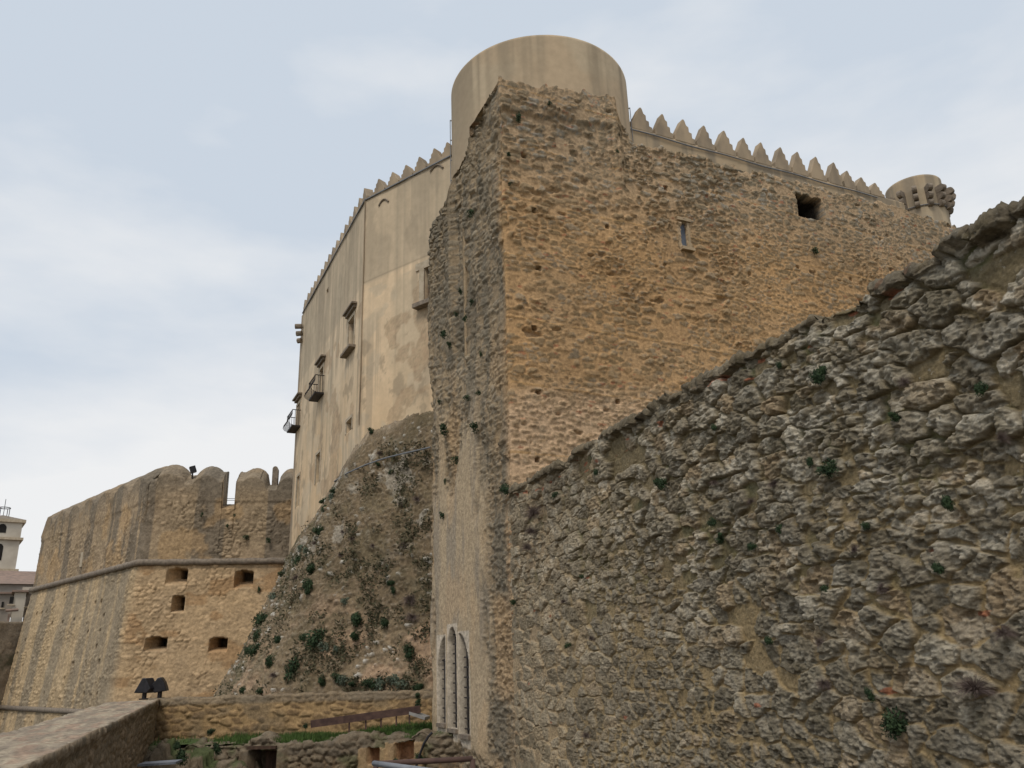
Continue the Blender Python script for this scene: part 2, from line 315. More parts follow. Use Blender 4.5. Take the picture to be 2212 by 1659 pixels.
# ================================================================== foreground wall
def fg_wall():
    # s (towards the viewer) from 0.0 at the buttress to 26
    def step(s):
        px = 8.55 / max(0.36, math.sin(rad(20) + math.atan2(s * math.sin(rad(20)), 25 - s * 0.94))) # distance
        return max(0.012, min(0.045, px * 0.0021)) * (1.0 if s < 19.5 else 3.5)
    U = uarr(-0.3, 27, step)
    zt = 6.93 + 0.14 * (fbm(U * 0.35, U * 0, 3, 3) - .5) + 0.10 * (vn(U * 2.6, U * 0, 5) - .5) + 0.06 * (vn(U * 7, U * 0, 6) - .5)
    zt = zt - 0.06 - 0.16 * sm(U, 8, 17)
    Zf = np.linspace(-4.3, 6.93, 640)
    Zf = np.concatenate([np.linspace(-4.3, -0.6, 40)[:-1], np.linspace(-0.6, 6.93, 620)])
    def disp(u, w, front):
        near = sm(u, 1.5, 14)
        e, r1, r2, r3, ox, oy = stones(u, w, 0.54, 0.35, 21, .36)
        e2, q1, q2, q3, _, _ = stones(u, w, 0.30, 0.19, 22, .4)
        big = vn(u * .55, w * .8, 24)
        up = sm(w, 1.0, 5.5)
        use2 = big < .34
        E_ = np.where(use2, e2 * .6, e); R1 = np.where(use2, q1, r1); R2 = np.where(use2, q2, r2)
        n = fbm(u * 5, w * 6, 4, 31)
        mask = sm(E_ + (n - .5) * .38, 0.01, 0.15)
        mask = mask * np.where(R2 < 0.07, 0.15, 1.0)
        dome = np.sqrt(np.clip(E_ * 1.3, 0, 1))
        rid = np.sqrt(np.abs(2 * fbm(u * 5.5, w * 7, 3, 41, .5) - 1)) + .5 * np.sqrt(np.abs(2 * fbm(u * 12, w * 14, 2, 44, .5) - 1)); kn = fbm(u * 15, w * 17, 3, 42, .6) - .5
        pit = sm(fbm(u * 9, w * 10, 3, 43), .58, .68)
        up = sm(w, 1.0, 5.5)
        amp = (.06 + .055 * up) * (0.75 + 0.25 * near) * np.where(use2, .65, 1)
        D = mask * amp * (.35 + 1.1 * R1) * (.85 + .25 * dome) + mask * .055 * (rid - .65) * (.5 + .5 * up) * (.55 + .45 * near) + mask * kn * (.028 + .027 * near) + mask * (oy * (r3 - .35)) * .10 * np.where(use2, .2, 1)
        D = D - pit * mask * (.02 + .04 * near) + (fbm(u * 16, w * 20, 4, 45, .7) - .5) * (.012 + .050 * mask * near)
        D = D + .35 * (fbm(u * .3, w * .35, 3, 47) - .5) * sm(u, .3, 3)
        ztu = np.interp(u, U, zt); slab = u / .58 + .9 * vn(u * .7, u * 0, 72); sh_ = hsh(np.floor(slab), slab * 0, 73); ct = (ztu - w) + .16 * sh_ + .05 * vn(u * 5, u * 0, 71); js = np.abs(slab % 1 - .5) * 2
        top = ((ct < .19) & (sh_ > .12)) * 1.0
        D = np.where(top > 0, .07 + .10 * hsh(np.floor(slab), slab * 0, 74) - .12 * sm(js, .86, .97) + kn * .09 + .06 * (rid - .6), D - .05 * sm(ct, .40, .15))
        # base spreads a little
        D = D + .12 * sm(-w, -1.6, 1.2) * sm(u, .3, 2)
        D = D * np.where(u < 0.1, .3, 1)
        D = np.where(front, D, np.clip(D, -.05, .08))
        return D, (mask, R1, R2, near, up, E_, top)
    def colr(u, w, front, aux):
        mask, R1, R2, near, up, E_, top = aux
        s1 = mixc3(c3(.165, .138, .095), c3(.30, .258, .19), R1)
        s1 = mixc3(s1, c3(.24, .175, .105), sm(R2, .72, .95) * .8)
        lich = sm(fbm(u * 3.2, w * 4.2, 5, 81, .6), .50, .66); s1 = mixc3(s1, c3(.47, .425, .34), lich * (.25 + .5 * up))
        dk = sm(fbm(u * 2.0, w * 3, 4, 83), .52, .68); s1 = mixc3(s1, c3(.13, .11, .07), dk * .45)
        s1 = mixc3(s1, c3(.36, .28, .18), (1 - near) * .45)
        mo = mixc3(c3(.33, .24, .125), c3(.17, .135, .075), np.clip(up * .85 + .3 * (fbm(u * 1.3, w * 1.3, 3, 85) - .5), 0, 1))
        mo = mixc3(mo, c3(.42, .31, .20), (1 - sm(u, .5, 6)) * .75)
        # dark moss tint in the joints, its colour also standing in for crevice shade
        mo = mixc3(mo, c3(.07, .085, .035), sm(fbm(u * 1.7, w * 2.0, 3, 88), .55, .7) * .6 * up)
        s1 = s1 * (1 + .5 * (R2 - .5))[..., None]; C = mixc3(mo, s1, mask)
        e, r1, r2, r3, ox, oy = stones(u, w, 0.22, 0.075, 121, .3)          # terracotta fragments
        br = (r1 > .9985) * sm(e, .05, .2); br = np.where((w > 6.35) & (w < 6.75) & (r1 > .965), sm(e, .05, .2), br)
        C = mixc3(C, c3(.36, .13, .07), np.clip(br, 0, 1) * .8)
        C = mixc3(C, c3(.13, .105, .07) * (.6 + .8 * fbm(u * 4, w * 5, 4, 92))[..., None], top * .8)
        return C * (0.82 + .3 * fbm(u * .6, w * .5, 3, 90))[..., None]
    def plan(U_):
        xy = PW.p[None] + U_[:, None] * PW.d[None]; return xy, np.broadcast_to(-PW.n, xy.shape)
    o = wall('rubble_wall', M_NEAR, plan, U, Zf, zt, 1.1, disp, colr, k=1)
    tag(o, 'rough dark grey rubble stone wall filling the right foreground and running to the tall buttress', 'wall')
fg_wall()

# ================================================================== buttress + rampart
def rampart():
    arc = []
    base = P2.pt(24.2, 0)[:2]; nin = -P2.n; cc = base + nin * 4.0
    a0 = math.atan2(*(base - cc)[::-1])
    for k_ in range(1, 22): a = a0 + rad(k_ * 6); arc.append(cc + 4.0 * np.array([math.cos(a), math.sin(a)]))
    s_end = 6.65
    jog = 4.0
    e0 = P1.pt(s_end, 0)[:2]; back = e0 - P1.n * 5.0
    pts = [back, e0, P1.pt(0.12, 0)[:2], P2.pt(0.12, 0)[:2], base] + arc
    plan, cum = polyplan(pts, 1)
    uC = 5.0 + s_end - 0.06          # arclength of the front corner
    xx, nn = plan(np.array([uC + 3.0])); 
    if np.dot(nn[0], nin) < 0: plan, cum = polyplan(pts, -1)
    # U measured relative to the corner: negative on the left face
    lo, hi = -uC, cum[-1] - uC
    holesP2 = []
    def rect(pl, x0, y0, x1, y1):
        a, z1 = pl.hit(x0, y0); b, z0 = pl.hit(x1, y1); return (min(a, b), max(a, b), min(z0, z1), max(z0, z1))
    slit = rect(P2, 1469, 483, 1488, 534); slit = (slit[0], slit[1], P2.hit(1478, 534)[1], P2.hit(1478, 481)[1])
    sq = (P2.hit(1720, 440)[0], P2.hit(1777, 455)[0], 19.78, 20.90)
    # lancets on the left face: (s0, s1, zb, ztop, kind)
    def ls(x, y): return P1.hit(x, y)
    lan = []
    for (xa, xb, yt, yb, kd) in ((949, 966, 1380, 1578, 'L'), (972, 991, 1356, 1590, 'M'), (996, 1018, 1371, 1603, 'R')):
        sa = ls(xa, 1500)[0]; sb = ls(xb, 1500)[0]; lan.append((-sa, -sb, ls(xa, yb)[1], ls((xa + xb) / 2, yt)[1], kd))
    global LANCETS; LANCETS = lan
    ex = [0.0]
    for a, b, *_ in lan: ex += [a, b]
    ex += [slit[0], slit[1], sq[0], sq[1]]
    U = uarr(lo, hi, lambda s: .05 if s < 5 else .042, ex)
    U = U[(U > -uC + 0.0)]
    q = lambda x, y: P1.hit(x, y)[1]
    zt = np.interp(U, [-13, -7.6, -6.4, -5.2, -4.32, -4.18, -3.9, -2.7, -2.55, -1.5, -1.38, 0, 5.2, 5.35, 5.9, 12, 20, 24.5, 27, 33],
                   [18.6, 18.9, 19.5, 19.75, 19.95, 21.0, 21.1, 21.25, 21.75, 21.95, 22.35, 22.5, 23.3, 22.1, 21.45, 21.65, 21.85, 21.7, 21.5, 20.6])
    zt = zt - .22 * sm(U, 5, 6) + .34 * (fbm(U * 2.1, U * 0, 3, 13) - .5) + .16 * (vn(U * 4, U * 0, 15) - .5)
    Zf = np.concatenate([np.linspace(-4.3, -1.2, 12)[:-1], np.arange(-1.2, 21.8, .046)]); Zf = np.unique(np.round(np.concatenate([Zf] + [[z_ - .004, z_ + .004] for z_ in (sq[2], slit[2], slit[3])]), 4))
    def hole(u, w, front):
        h = np.zeros(u.shape); dep = np.zeros(u.shape)
        m = (u > slit[0]) & (u < slit[1]) & (w > slit[2]) & (w < slit[3]) & front; dep[m] = -.30; h[m] = 2
        wob = 0
        m = (u > sq[0]) & (u < sq[1]) & (w > sq[2]) & (w < sq[3] + .05 * np.sin(u * 9)) & front; ins = (u > sq[0] + .07) & (u < sq[1] - .07) & (w > sq[2] + .07) & (w < sq[3] - .09); dep[m] = -.5; dep[m & ins] = -3.2; h[m] = 3
        for a, b, z0, z1, kd in lan:
            t = np.clip((u - a) / (b - a), 0, 1)
            if kd == 'M': zz = z1 - .45 * np.abs(2 * t - 1) ** 2.4
            elif kd == 'L': zz = z1 - .95 * (1 - t) ** 2.0 + .05
            else: zz = z1 - .95 * t ** 2.2 + .05
            m = (u > a) & (u < b) & (w > z0 + .25) & (w < zz) & front
            dep[m] = -.45; h[m] = 4
        return h, dep
    def pmask(u, w):
        """smooth render around the lancets, fading upward in tongues"""
        n = fbm(u * 1.3, w * .35, 4, 65) - .5; n2 = fbm(u * 4, w * 1.2, 3, 66) - .5
        side = sm(u + n * 1.6 + n2 * .5, -6.9, -6.3) * (1 - sm(u + n * 1.4 + n2 * .7, -2.5, -1.6))
        upb = 1 - sm(w + n * 9 + n2 * 2, 6.5, 10.5)
        dn = sm(w + n2 * .5 + (u + 5) * .10, -.75, -.45)
        # narrow remaining tongues higher up
        tg = sm(fbm(u * 1.6, w * .12, 3, 68), .48, .56) * (1 - sm(w, 8, 13)) * sm(u, -6.6, -6.0) * (1 - sm(u, -2.2, -1.6))
        return np.clip(np.maximum(side * upb, tg * side * .9) * dn, 0, 1)
    def disp(u, w, front):
        right = sm(u, -.05, .05)
        # second, set-forward block on the left face
        lf = 1 - right
        e, r1, r2, r3, ox, oy = stones(u, w, .46, .215, 101, .34)
        e2, q1, q2, q3, _, _ = stones(u, w, .26, .115, 102, .45)
        low = (1 - sm(w + 2.0 * (fbm(u * .5, w * .5, 2, 99) - .5), 9.5, 11.0))
        use2 = (low > .5) | (vn(u * .5, w * .6, 103) < .38)
        E_ = np.where(use2, e2 * .8, e); R1 = np.where(use2, q1, r1); R2 = np.where(use2, q2, r2)
        n = fbm(u * 5, w * 6, 4, 104)
        cover = sm(fbm(u * .45, w * .6, 4, 105), .38, .62)         # how much the mortar covers the stones
        hid = (R2 < (.05 + .30 * cover))
        mask = sm(E_ + (n - .5) * .40, .12, .26) * np.where(hid, .12, 1)
        rough = np.where(right > .5, 1.0, 1.7)
        ero = np.clip(sm(fbm(u * .33, w * .42, 4, 114), .54, .64) + low * .35 + (1 - right) * .35, 0, 1)
        D = mask * (.012 + .035 * R1 + ero * (.015 + .055 * R1)) + mask * (fbm(u * 7, w * 10, 4, 106, .6) - .5) * (.03 + .05 * ero) - (1 - right) * .12 + (fbm(u * 14, w * 16, 3, 107, .7) - .5) * .045
        D = D - np.where(R2 > .985, .12 * mask, 0) - .55 * ((np.abs((u + .6 * hsh(np.floor(w / 2.3), w * 0, 117)) % 3.1 - 1.5) < .085) & (np.abs(w % 2.3 - 1.1) < .09) & (hsh(np.floor(u / 3.1), np.floor(w / 2.3), 118) > .55) & (u > .8))
        D = D + .22 * (fbm(u * .35, w * .3, 3, 108) - .5) * np.where(right > .5, 1, 1.6)
        D = D + lf * (fbm(u * 1.8, w * .7, 4, 109) - .5) * .34 * sm(w, 3, 12) * sm(-u, .1, .6)
        pm = pmask(u, w) * lf * front
        D = D * (1 - pm) + pm * (.04 + .03 * (fbm(u * 2, w * .8, 3, 111) - .5))
        # levelling courses
        lv = np.abs(((w + .04 * vn(u * .8, w * 0, 112) + .012 * u) / 2.35) % 1 - .5)
        lvm = (right > .5) & (lv < .011) & (vn(u * .45, np.floor(w / 2.35), 115) > .25) & (vn(u * 2.5, w, 116) > .2)
        D = np.where(lvm, D * .4 + .015, D); lv = np.where(lvm, 0, 1)
        # projecting string under the top of the block
        zz = 21.3 + (u) * .13 + .15 * (vn(u * 2.5, u * 0, 113) - .5)
        D = D - np.where((u > -.1) & (u < 5.0) & front, .12 * (1 - sm(w, zz - .2, zz)) * sm(w, 15, 21), 0)
        D = D + .24 * sm(-u, 4.05, 4.3) * sm(w, 11.0, 17.5) * lf
        h, dep = hole(u, w, front)
        D = np.where(h > 0, dep, D)
        return D, (mask, R1, R2, E_, cover, right, pm, h, low, lv)
    def colr(u, w, front, aux):
        mask, R1, R2, E_, cover, right, pm, h, low, lv = aux
        hgt = sm(w, 16.5, 20.5)
        st = mixc3(c3(.205, .14, .072), c3(.36, .25, .14), R1); st = mixc3(st, c3(.36, .22, .105), sm(R2, .75, .95) * .7)
        st = mixc3(st, c3(.20, .17, .12), np.clip(hgt * .7 + (u > 8) * .15 * sm(w, 14, 18), 0, 1))
        st = mixc3(st, c3(.33, .31, .265), sm(fbm(u * 2.7, w * 3.3, 4, 131, .6), .54, .68) * (.25 + .45 * hgt))
        mo = mixc3(c3(.48, .285, .13), c3(.45, .295, .16), fbm(u * .5, w * .5, 3, 133))
        mo = mixc3(mo, c3(.58, .41, .265), low * .8); st = mixc3(st, c3(.42, .30, .19), low * .45)
        mo = mixc3(mo, c3(.38, .31, .225), hgt * .5)
        C = mixc3(mo, st, mask * .92)
        C = mixc3(C, c3(.50, .30, .13), np.where((lv < .5) & (right > .5), .6, 0))
        e, r1, r2, r3, ox, oy = stones(u, w, .20, .07, 137, .3)
        C = mixc3(C, c3(.38, .15, .08), (r1 > .985) * sm(e, .05, .2) * .7)
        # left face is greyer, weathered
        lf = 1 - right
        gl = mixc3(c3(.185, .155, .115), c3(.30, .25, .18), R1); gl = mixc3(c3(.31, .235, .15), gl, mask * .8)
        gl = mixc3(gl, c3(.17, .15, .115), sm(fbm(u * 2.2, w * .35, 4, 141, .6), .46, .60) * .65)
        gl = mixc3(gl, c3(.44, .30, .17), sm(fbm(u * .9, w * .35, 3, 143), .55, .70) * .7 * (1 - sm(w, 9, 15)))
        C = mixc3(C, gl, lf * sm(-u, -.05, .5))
        pl = mixc3(c3(.44, .34, .225), c3(.30, .25, .19), sm(fbm(u * 1.9, w * .35, 5, 145, .6), .44, .62) * sm(w, 1.5, 3.5) * .8); pl = mixc3(pl, c3(.50, .36, .22), sm(fbm(u * 1.3, w * .5, 4, 146), .52, .66) * .6)
        C = mixc3(C, pl, pm)
        for a, b, z0, z1, kd in LANCETS:
            fr = (1 - sm(np.maximum(a - u, u - b), .03, .10)) * (w > z0 - .15) * (w < z1 + .12); C = mixc3(C, c3(.55, .47, .37), fr * lf * front)
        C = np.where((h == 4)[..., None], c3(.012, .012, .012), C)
        C = np.where((h == 3)[..., None], c3(.03, .025, .02), C)  # inside of the square opening coloured near black, standing in for its shade
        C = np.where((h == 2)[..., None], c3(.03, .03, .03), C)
        fr = (np.maximum(np.abs(u - (slit[0] + slit[1]) / 2) - (slit[1] - slit[0]) / 2, np.abs(w - (slit[2] + slit[3]) / 2) - (slit[3] - slit[2]) / 2))
        C = mixc3(C, c3(.50, .375, .24), (1 - sm(fr, .06, .22)) * (h == 0) * front * (u > 0) * .8)
        return C * (0.86 + .26 * fbm(u * .4, w * .35, 3, 147))[..., None]
    Uw = U + uC
    plan2 = lambda _U: plan(_U + uC)
    root = empty('buttressed_rampart', P2.pt(0, -4.3), 'high tan rubble masonry rampart with a sharp buttress corner standing before the round tower', 'rampart')
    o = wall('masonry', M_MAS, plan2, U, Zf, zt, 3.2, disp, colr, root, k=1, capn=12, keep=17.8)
    # terrace slab closing the top behind the face
    mb = MB(); 
    poly = [P1.pt(6.6, 0, -1.4)[:2], P1.pt(.8, 0, -1.4)[:2], P2.pt(3.5, 0, -1.6)[:2], P2.pt(24, 0, -1.6)[:2], P2.pt(24, 0, -9.5)[:2], P2.pt(2.5, 0, -6.5)[:2]]
    mb.prism([(p[0], p[1]) for p in poly], (0, 0, 18.3), (1, 0, 0), (0, 1, 0), (0, 0, 1.0)); mb.build('rampart_walk', M_TRIMD, root)
    # shuttered slit
    w_ = slit[1] - slit[0]; zc = (slit[2] + slit[3]) / 2; hh = slit[3] - slit[2]; ax = P2.d
    f = MB().box(P2.pt((slit[0] + slit[1]) / 2, zc, -.16), (w_ + .02, .05, hh + .02), ax).build('slit_window', M_GLASS, root)
    mb = MB()
    mb.box(P2.pt(slit[1] + .06, zc, -.04), (.09, .14, hh + .1), ax); mb.box(P2.pt((slit[0] + slit[1]) / 2 + .05, slit[2] - .08, .02), (w_ + .3, .24, .13), ax)
    mb.box(P2.pt((slit[0] + slit[1]) / 2, slit[3] + .10, .0), (w_ + .36, .2, .14), ax).build('window_surround', M_OCHRE, f)
    # inside of the square opening: a beam
    MB().box(P2.pt((sq[0] + sq[1]) / 2, sq[3] - .35, -1.3), (sq[1] - sq[0] - .3, .2, .22), ax).build('beam', M_WOOD, root)
    # bars in the lancets
    for a, b, z0, z1, kd in lan:
        mb = MB(); zt_ = z1 - (.1 if kd == 'M' else .42); za = z0 + .25
        for fr_ in (.30, .62): 
            s = -(a + (b - a) * fr_); zz = zt_ - (.0 if kd == 'M' else (.25 if (fr_ < .5) == (kd == 'L') else -.15))
            mb.tube([P1.pt(s, za - .02, -.13), P1.pt(s, zz, -.13)], .028, 6)
        z = za + .15
        while z < zt_ - .1:
            mb.tube([P1.pt(-a, z, -.13), P1.pt(-b, z, -.13)], .024, 5)
            mb.box(P1.pt(-(a + (b - a) * .46), z, -.11), (.3 * abs(b - a), .05, .07), P1.d); z += .315
        mb.build('window_grille', M_IRON, root)
        MB().box(P1.pt(-(a + b) / 2, z0 + .19, -.12), (abs(b - a) - .02, .5, .12), P1.d).build('window_sill', M_TRIMD, root)
    return root
rampart_root = rampart()

# ================================================================== round tower
def cyl_plan(c, r, a0, a1):
    def f(U):
        a = a0 + U / r; d = np.stack([np.cos(a), np.sin(a)], -1); return c[None] + d * r, -d
    return f
def plaster_col(seed, base=c3(.46, .365, .245), stain=c3(.29, .24, .175), ztop=26.6, amt=1.0):
    def colr(u, w, front, aux):
        C = mixc3(base * .93, base * 1.07, fbm(u * .6, w * .5, 4, seed))
        C = mixc3(C, c3(.50, .42, .30), sm(fbm(u * .35, w * .3, 3, seed + 3), .5, .7) * .5)
        st = sm(fbm(u * 1.8, w * .07, 4, seed + 5, .6), .42, .66) * (.25 + .75 * sm(w, ztop - 9, ztop)) 
        C = mixc3(C, stain, np.clip(st * amt, 0, 1))
        return C
    return colr
def tower():
    ztop = at(1167, 75, RT - TR)[2]
    root = empty('round_tower', (TC[0], TC[1], 4), 'tall smooth plastered cylindrical tower rising behind the rubble buttress', 'tower')
    circ = 2 * math.pi * TR; U = np.linspace(0, circ, 240); Zf = np.linspace(4, ztop, 240)
    def disp(u, w, front): return .02 * (fbm(u * .8, w * .5, 3, 201) - .5)  * front, None
    wall('tower_shell', M_PLA, cyl_plan(TC, TR, 0, 0), U, Zf, ztop, .7, disp, plaster_col(210, c3(.48, .37, .25), c3(.31, .25, .175), ztop, .85), root, k=0, smooth=False)
    mb = MB(); mb.tube([(TC[0], TC[1], ztop - 2.0), (TC[0], TC[1], ztop - 1.5)], TR - .5, 48); mb.build('tower_roof', M_TRIMD, root)
    # lightning conductors on both flanks
    for y0, y1, xa, side in ((300, 190, 976, -1), (290, 165, 1357, 1)):
        a = math.atan2(TC[0], TC[1]); th = math.acos(TR / RT) - rad(1.0)
        ang = math.pi / 2 - a - math.pi + (-th if side < 0 else th)
        dr = np.array([math.cos(ang), math.sin(ang)])
        base = TC + dr * (TR + .07)
        mb = MB(); mb.tube([(base[0], base[1], 24), (base[0], base[1], ztop - 1.5)], .02, 5)
        for z in np.arange(25, ztop - 1.5, 1.2): mb.box((TC[0] + dr[0] * (TR + .03), TC[1] + dr[1] * (TR + .03), z), (.1, .04, .05), dr)
        mb.build('lightning_wire', M_CABLE, root)
tower()

# ================================================================== merlons
def merlon_poly(w, h, flip):
    """stepped on one flank, sloping on the other, pointed top"""
    p = [(-w / 2, 0), (w / 2, 0), (w / 2, h * .24), (w * .37, h * .27), (w * .37, h * .47), (w * .24, h * .50), (w * .24, h * .70), (w * .13, h * .76), (w * .08, h * .93), (0.02 * w, h), (-.05 * w, h * .97), (-.13 * w, h * .83), (-.27 * w, h * .60), (-w * .42, h * .36), (-w / 2, h * .24)]
    return [(-a, b) for a, b in p][::-1] if flip else p
def merlon(pl, s, z, w, h, d, flip, parent):
    mb = MB(); rnd = random.Random(int(s * 97)); w *= rnd.uniform(.90, 1.06); h *= rnd.uniform(.95, 1.05)
    o = pl.pt(s, z, .02); d3 = np.array([pl.d[0], pl.d[1], 0]); mb.prism(merlon_poly(w, h, flip), o, d3, (0, 0, 1), np.array([-pl.n[0] * d, -pl.n[1] * d, 0]))
    ob = mb.build('merlon', M_MERL, parent)
    bv = ob.modifiers.new('worn_edges', 'BEVEL'); bv.width = .025; bv.segments = 2; bv.limit_method = 'ANGLE'
    return ob
def cren_wall():
    s1 = P3.hit(1905, 430)[0]; root = empty('crenellated_wall', P3.pt(8, 18, -.4), 'long plastered wall top with a row of pointed stepped merlons right of the round tower', 'wall')
    U = np.arange(-.9, s1 + 2, .09); Zf = np.arange(18, 27.6, .09)
    zt = 27.53
    def disp(u, w, front): return .05 * (fbm(u * .9, w * .9, 3, 221) - .5), None
    wall('parapet', M_PLA, straight(P3), U, Zf, zt, .55, disp, plaster_col(225, c3(.42, .325, .215), c3(.27, .22, .16), 28, 1.2), root, k=0, smooth=True)
    xs = [1383, 1430, 1475, 1520, 1563, 1605, 1643, 1685, 1722, 1762, 1800, 1829, 1860, 1890]; ys = [236, 247, 260, 273, 283, 297, 309, 318, 330, 342, 351, 369, 384, 397]
    for x, y in zip(xs, ys):
        s, z = P3.hit(x, y); merlon(P3, s, 27.50, 1.24, z - 27.50 + .06, .42, False, root)
    pts = [P3.pt(s, 27.32 + .03 * math.sin(s * 1.3) - .0 * s, .08) for s in np.arange(-.2, s1, .5)]
    mb = MB(); mb.tube(pts, .038, 6); mb.tube([P3.pt(-.1, 27.3, .08), P3.pt(-.15, 28.3, .05)], .03, 5); mb.build('cable', M_CABLE, root)
    # corner turret
    tr_ = 1.62
    a = math.atan2(*at(1979, 440, 10)[:2]); rng = 51.9; c = np.array([rng * math.sin(a), rng * math.cos(a)])
    tur = empty('corner_turret', (c[0], c[1], 20), 'small round plastered turret ringed with stone corbels at the right end of the merlons', 'turret')
    ztop = at(1955, 385, rng - tr_)[2]
    def disp2(u, w, front): return .03 * (fbm(u, w, 3, 231) - .5), None
    wall('turret_shell', M_PLA, cyl_plan(c, tr_, 0, 0), np.linspace(0, 2 * math.pi * tr_, 120), np.linspace(20, ztop, 90), ztop, .35, disp2, plaster_col(235, c3(.42, .325, .215), c3(.28, .23, .17), ztop, .9), tur, k=1)
    zc = at(1970, 418, rng - tr_)[2]
    dirc = math.atan2(-c[1], -c[0])
    for k_ in range(-5, 7):
        an = dirc + rad(2 + 24 * k_); d = np.array([math.cos(an), math.sin(an)]); t = np.array([-d[1], d[0]]); mb = MB()
        for j, (pr, zz) in enumerate(((.60, 0), (.46, -.46), (.30, -.90))):
            prof = [(-.2, .24), (pr - .2, .24)] + [(pr - .2 + .22 * math.cos(b), .02 + .22 * math.sin(b)) for b in np.linspace(math.pi / 2, -math.pi / 2, 7)] + [(-.2, -.20)]
            mb.prism(prof, np.array([c[0] + d[0] * tr_ - t[0] * .13, c[1] + d[1] * tr_ - t[1] * .13, zc + zz]), (d[0], d[1], 0), (0, 0, 1), (t[0] * .26, t[1] * .26, 0))
        mb.build('corbel', M_TRIMD, tur)
    ring = [np.array([c[0] + (tr_ + .06) * math.cos(b), c[1] + (tr_ + .06) * math.sin(b), 27.25]) for b in np.linspace(dirc - 1.4, dirc + 1.5, 24)]
    MB().tube(ring, .035, 5).build('cable', M_CABLE, tur)
cren_wall()

# ================================================================== palace
def palace():
    root = empty('palace', (K12[0], K12[1], 2), 'high cream plastered castle wing with crenellated roofline and small windows left of the tower', 'castle')
    L1 = F1.hit(790, 430)[0]; L2 = F2.hit(655, 680)[0]; ztop = 26.55
    def facade(name, pl, U0, U1, holes, seed, base, amt):
        ex = []; 
        for a, b, z0, z1, dp in holes: ex += [a, b]
        U = uarr(U0, U1, .075, ex)
        zx = []
        for a, b, z0, z1, dp in holes: zx += [z0, z1]
        Zf = uarr(3.0, ztop, .085, zx)
        def disp(u, w, front):
            D = .05 * (fbm(u * .5, w * .4, 3, seed) - .5); h = np.zeros(u.shape, bool)
            for a, b, z0, z1, dp in holes:
                m = (u > a) & (u < b) & (w > z0) & (w < z1) & front; D = np.where(m, -dp, D); h |= m
            return D, h
        pc = plaster_col(seed + 9, base, c3(.31, .245, .17), ztop, amt)
        def colr(u, w, front, h):
            C = pc(u, w, front, h)
            lo = 1 - sm(w + 3 * (fbm(u * .3, w * .3, 3, seed + 20) - .5), 14, 19)
            C = mixc3(C, c3(.60, .40, .21), lo * .6 * fbm(u * .6, w * .3, 3, seed + 25))
            pat = sm(fbm(u * .7, w * .8, 4, seed + 30), .56, .62); C = mixc3(C, c3(.56, .46, .33), pat * .55 * (w < 21))
            wear = sm(fbm(u * 1.1, w * .8, 5, seed + 31, .62), .60, .68) * (w < 19); C = mixc3(C, c3(.33, .26, .18), wear * .6)
            run = sm(fbm(u * 3.5, w * .05, 3, seed + 33), .52, .68) * sm(fbm(u * .5, w * .2, 2, seed + 35), .4, .6); C = mixc3(C, c3(.30, .245, .18), run * .45)
            C = mixc3(C, c3(.42, .35, .255), sm(w + .02 * u, 21.3, 21.6) * .55); bl = sm(fbm(u * .8, w * .35, 4, seed + 37, .6), .50, .60) * sm(w, 17, 24); C = mixc3(C, c3(.33, .27, .195), bl * .4)
            fp = sm(fbm(u * .55, w * .6, 4, seed + 41), .60, .63) * (w < 20.5); e_, q1_, q2_, *_o = stones(u, w, .28, .15, seed + 43); C = mixc3(C, mixc3(c3(.44, .32, .20), mixc3(c3(.26, .19, .12), c3(.42, .27, .17), q1_), sm(e_, .1, .25)), fp * .5)
            if pl is F1: C = mixc3(C, c3(.26, .21, .15), (np.abs(w - 21.45) < .045) * .45)
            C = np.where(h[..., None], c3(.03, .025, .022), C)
            return C
        wall(name, M_PLA, straight(pl), U, Zf, ztop, .5, disp, colr, root, k=0, smooth=False)
    # --- facade 1
    g = lambda x, y: F1.hit(x, y)
    a1 = g(918, 600)[0]; wz0, wz1 = g(918, 655)[1], g(918, 580)[1]
    f1h = [(a1 - 1.25, a1, wz0, wz1, .45)]
    facade('near_facade', F1, -.15, L1 + .0, f1h, 300, c3(.74, .565, .375), .5)
    w = MB(); a, b = a1 - 1.25, a1; hh = wz1 - wz0
    fr = MB(); fr.box(F1.pt(b + .16, (wz0 + wz1) / 2, .04), (.32, .10, hh + .3), F1.d); fr.box(F1.pt((a + b) / 2 + .15, wz1 + .2, .01), (1.25 + .9, .12, .4), F1.d)
    f = MB().box(F1.pt((a + b) / 2, (wz0 + wz1) / 2, -.3), (b - a, .08, hh), F1.d).build('window', M_WOOD, root)
    fr.build('window_surround', M_TRIM, f); MB().box(F1.pt((a + b) / 2 + .15, wz0 - .14, .16), (1.95, .5, .22), F1.d).build('sill', M_TRIMD, f)
    # blind arches near the top: slim drip mouldings
    for (xa, ya, xm, ym, xb, yb) in ((819, 446, 830, 439, 840, 436), (930, 372, 943, 366, 958, 363)):
        A, M_, B = F1.hit(xa, ya), F1.hit(xm, ym), F1.hit(xb, yb); pts = []
        for t in np.linspace(0, 1, 9):
            s = A[0] + (B[0] - A[0]) * t; z = A[1] + (B[1] - A[1]) * t + 4 * t * (1 - t) * .28; pts.append(F1.pt(s, z, .04))
        MB().tube(pts, .05, 5).build('arch_moulding', M_TRIMD, root)
    # --- facade 2
    def h2(xl, yl, xr, yr, ybl, ybr):
        sl = F2.hit(xl, yl)[0]; sr = F2.hit(xr, yr)[0]; zt_ = (F2.hit(xl, yl)[1] + F2.hit(xr, yr)[1]) / 2
        zb_ = F2.hit(xr, ybr)[1]; return (min(sl, sr), max(sl, sr), zb_, zt_)
    A = h2(754, 699, 767, 678, 762, 744); B = h2(691.5, 802, 700, 791, 870, 850); C_ = h2(642, 880, 649.5, 868, 925, 920)
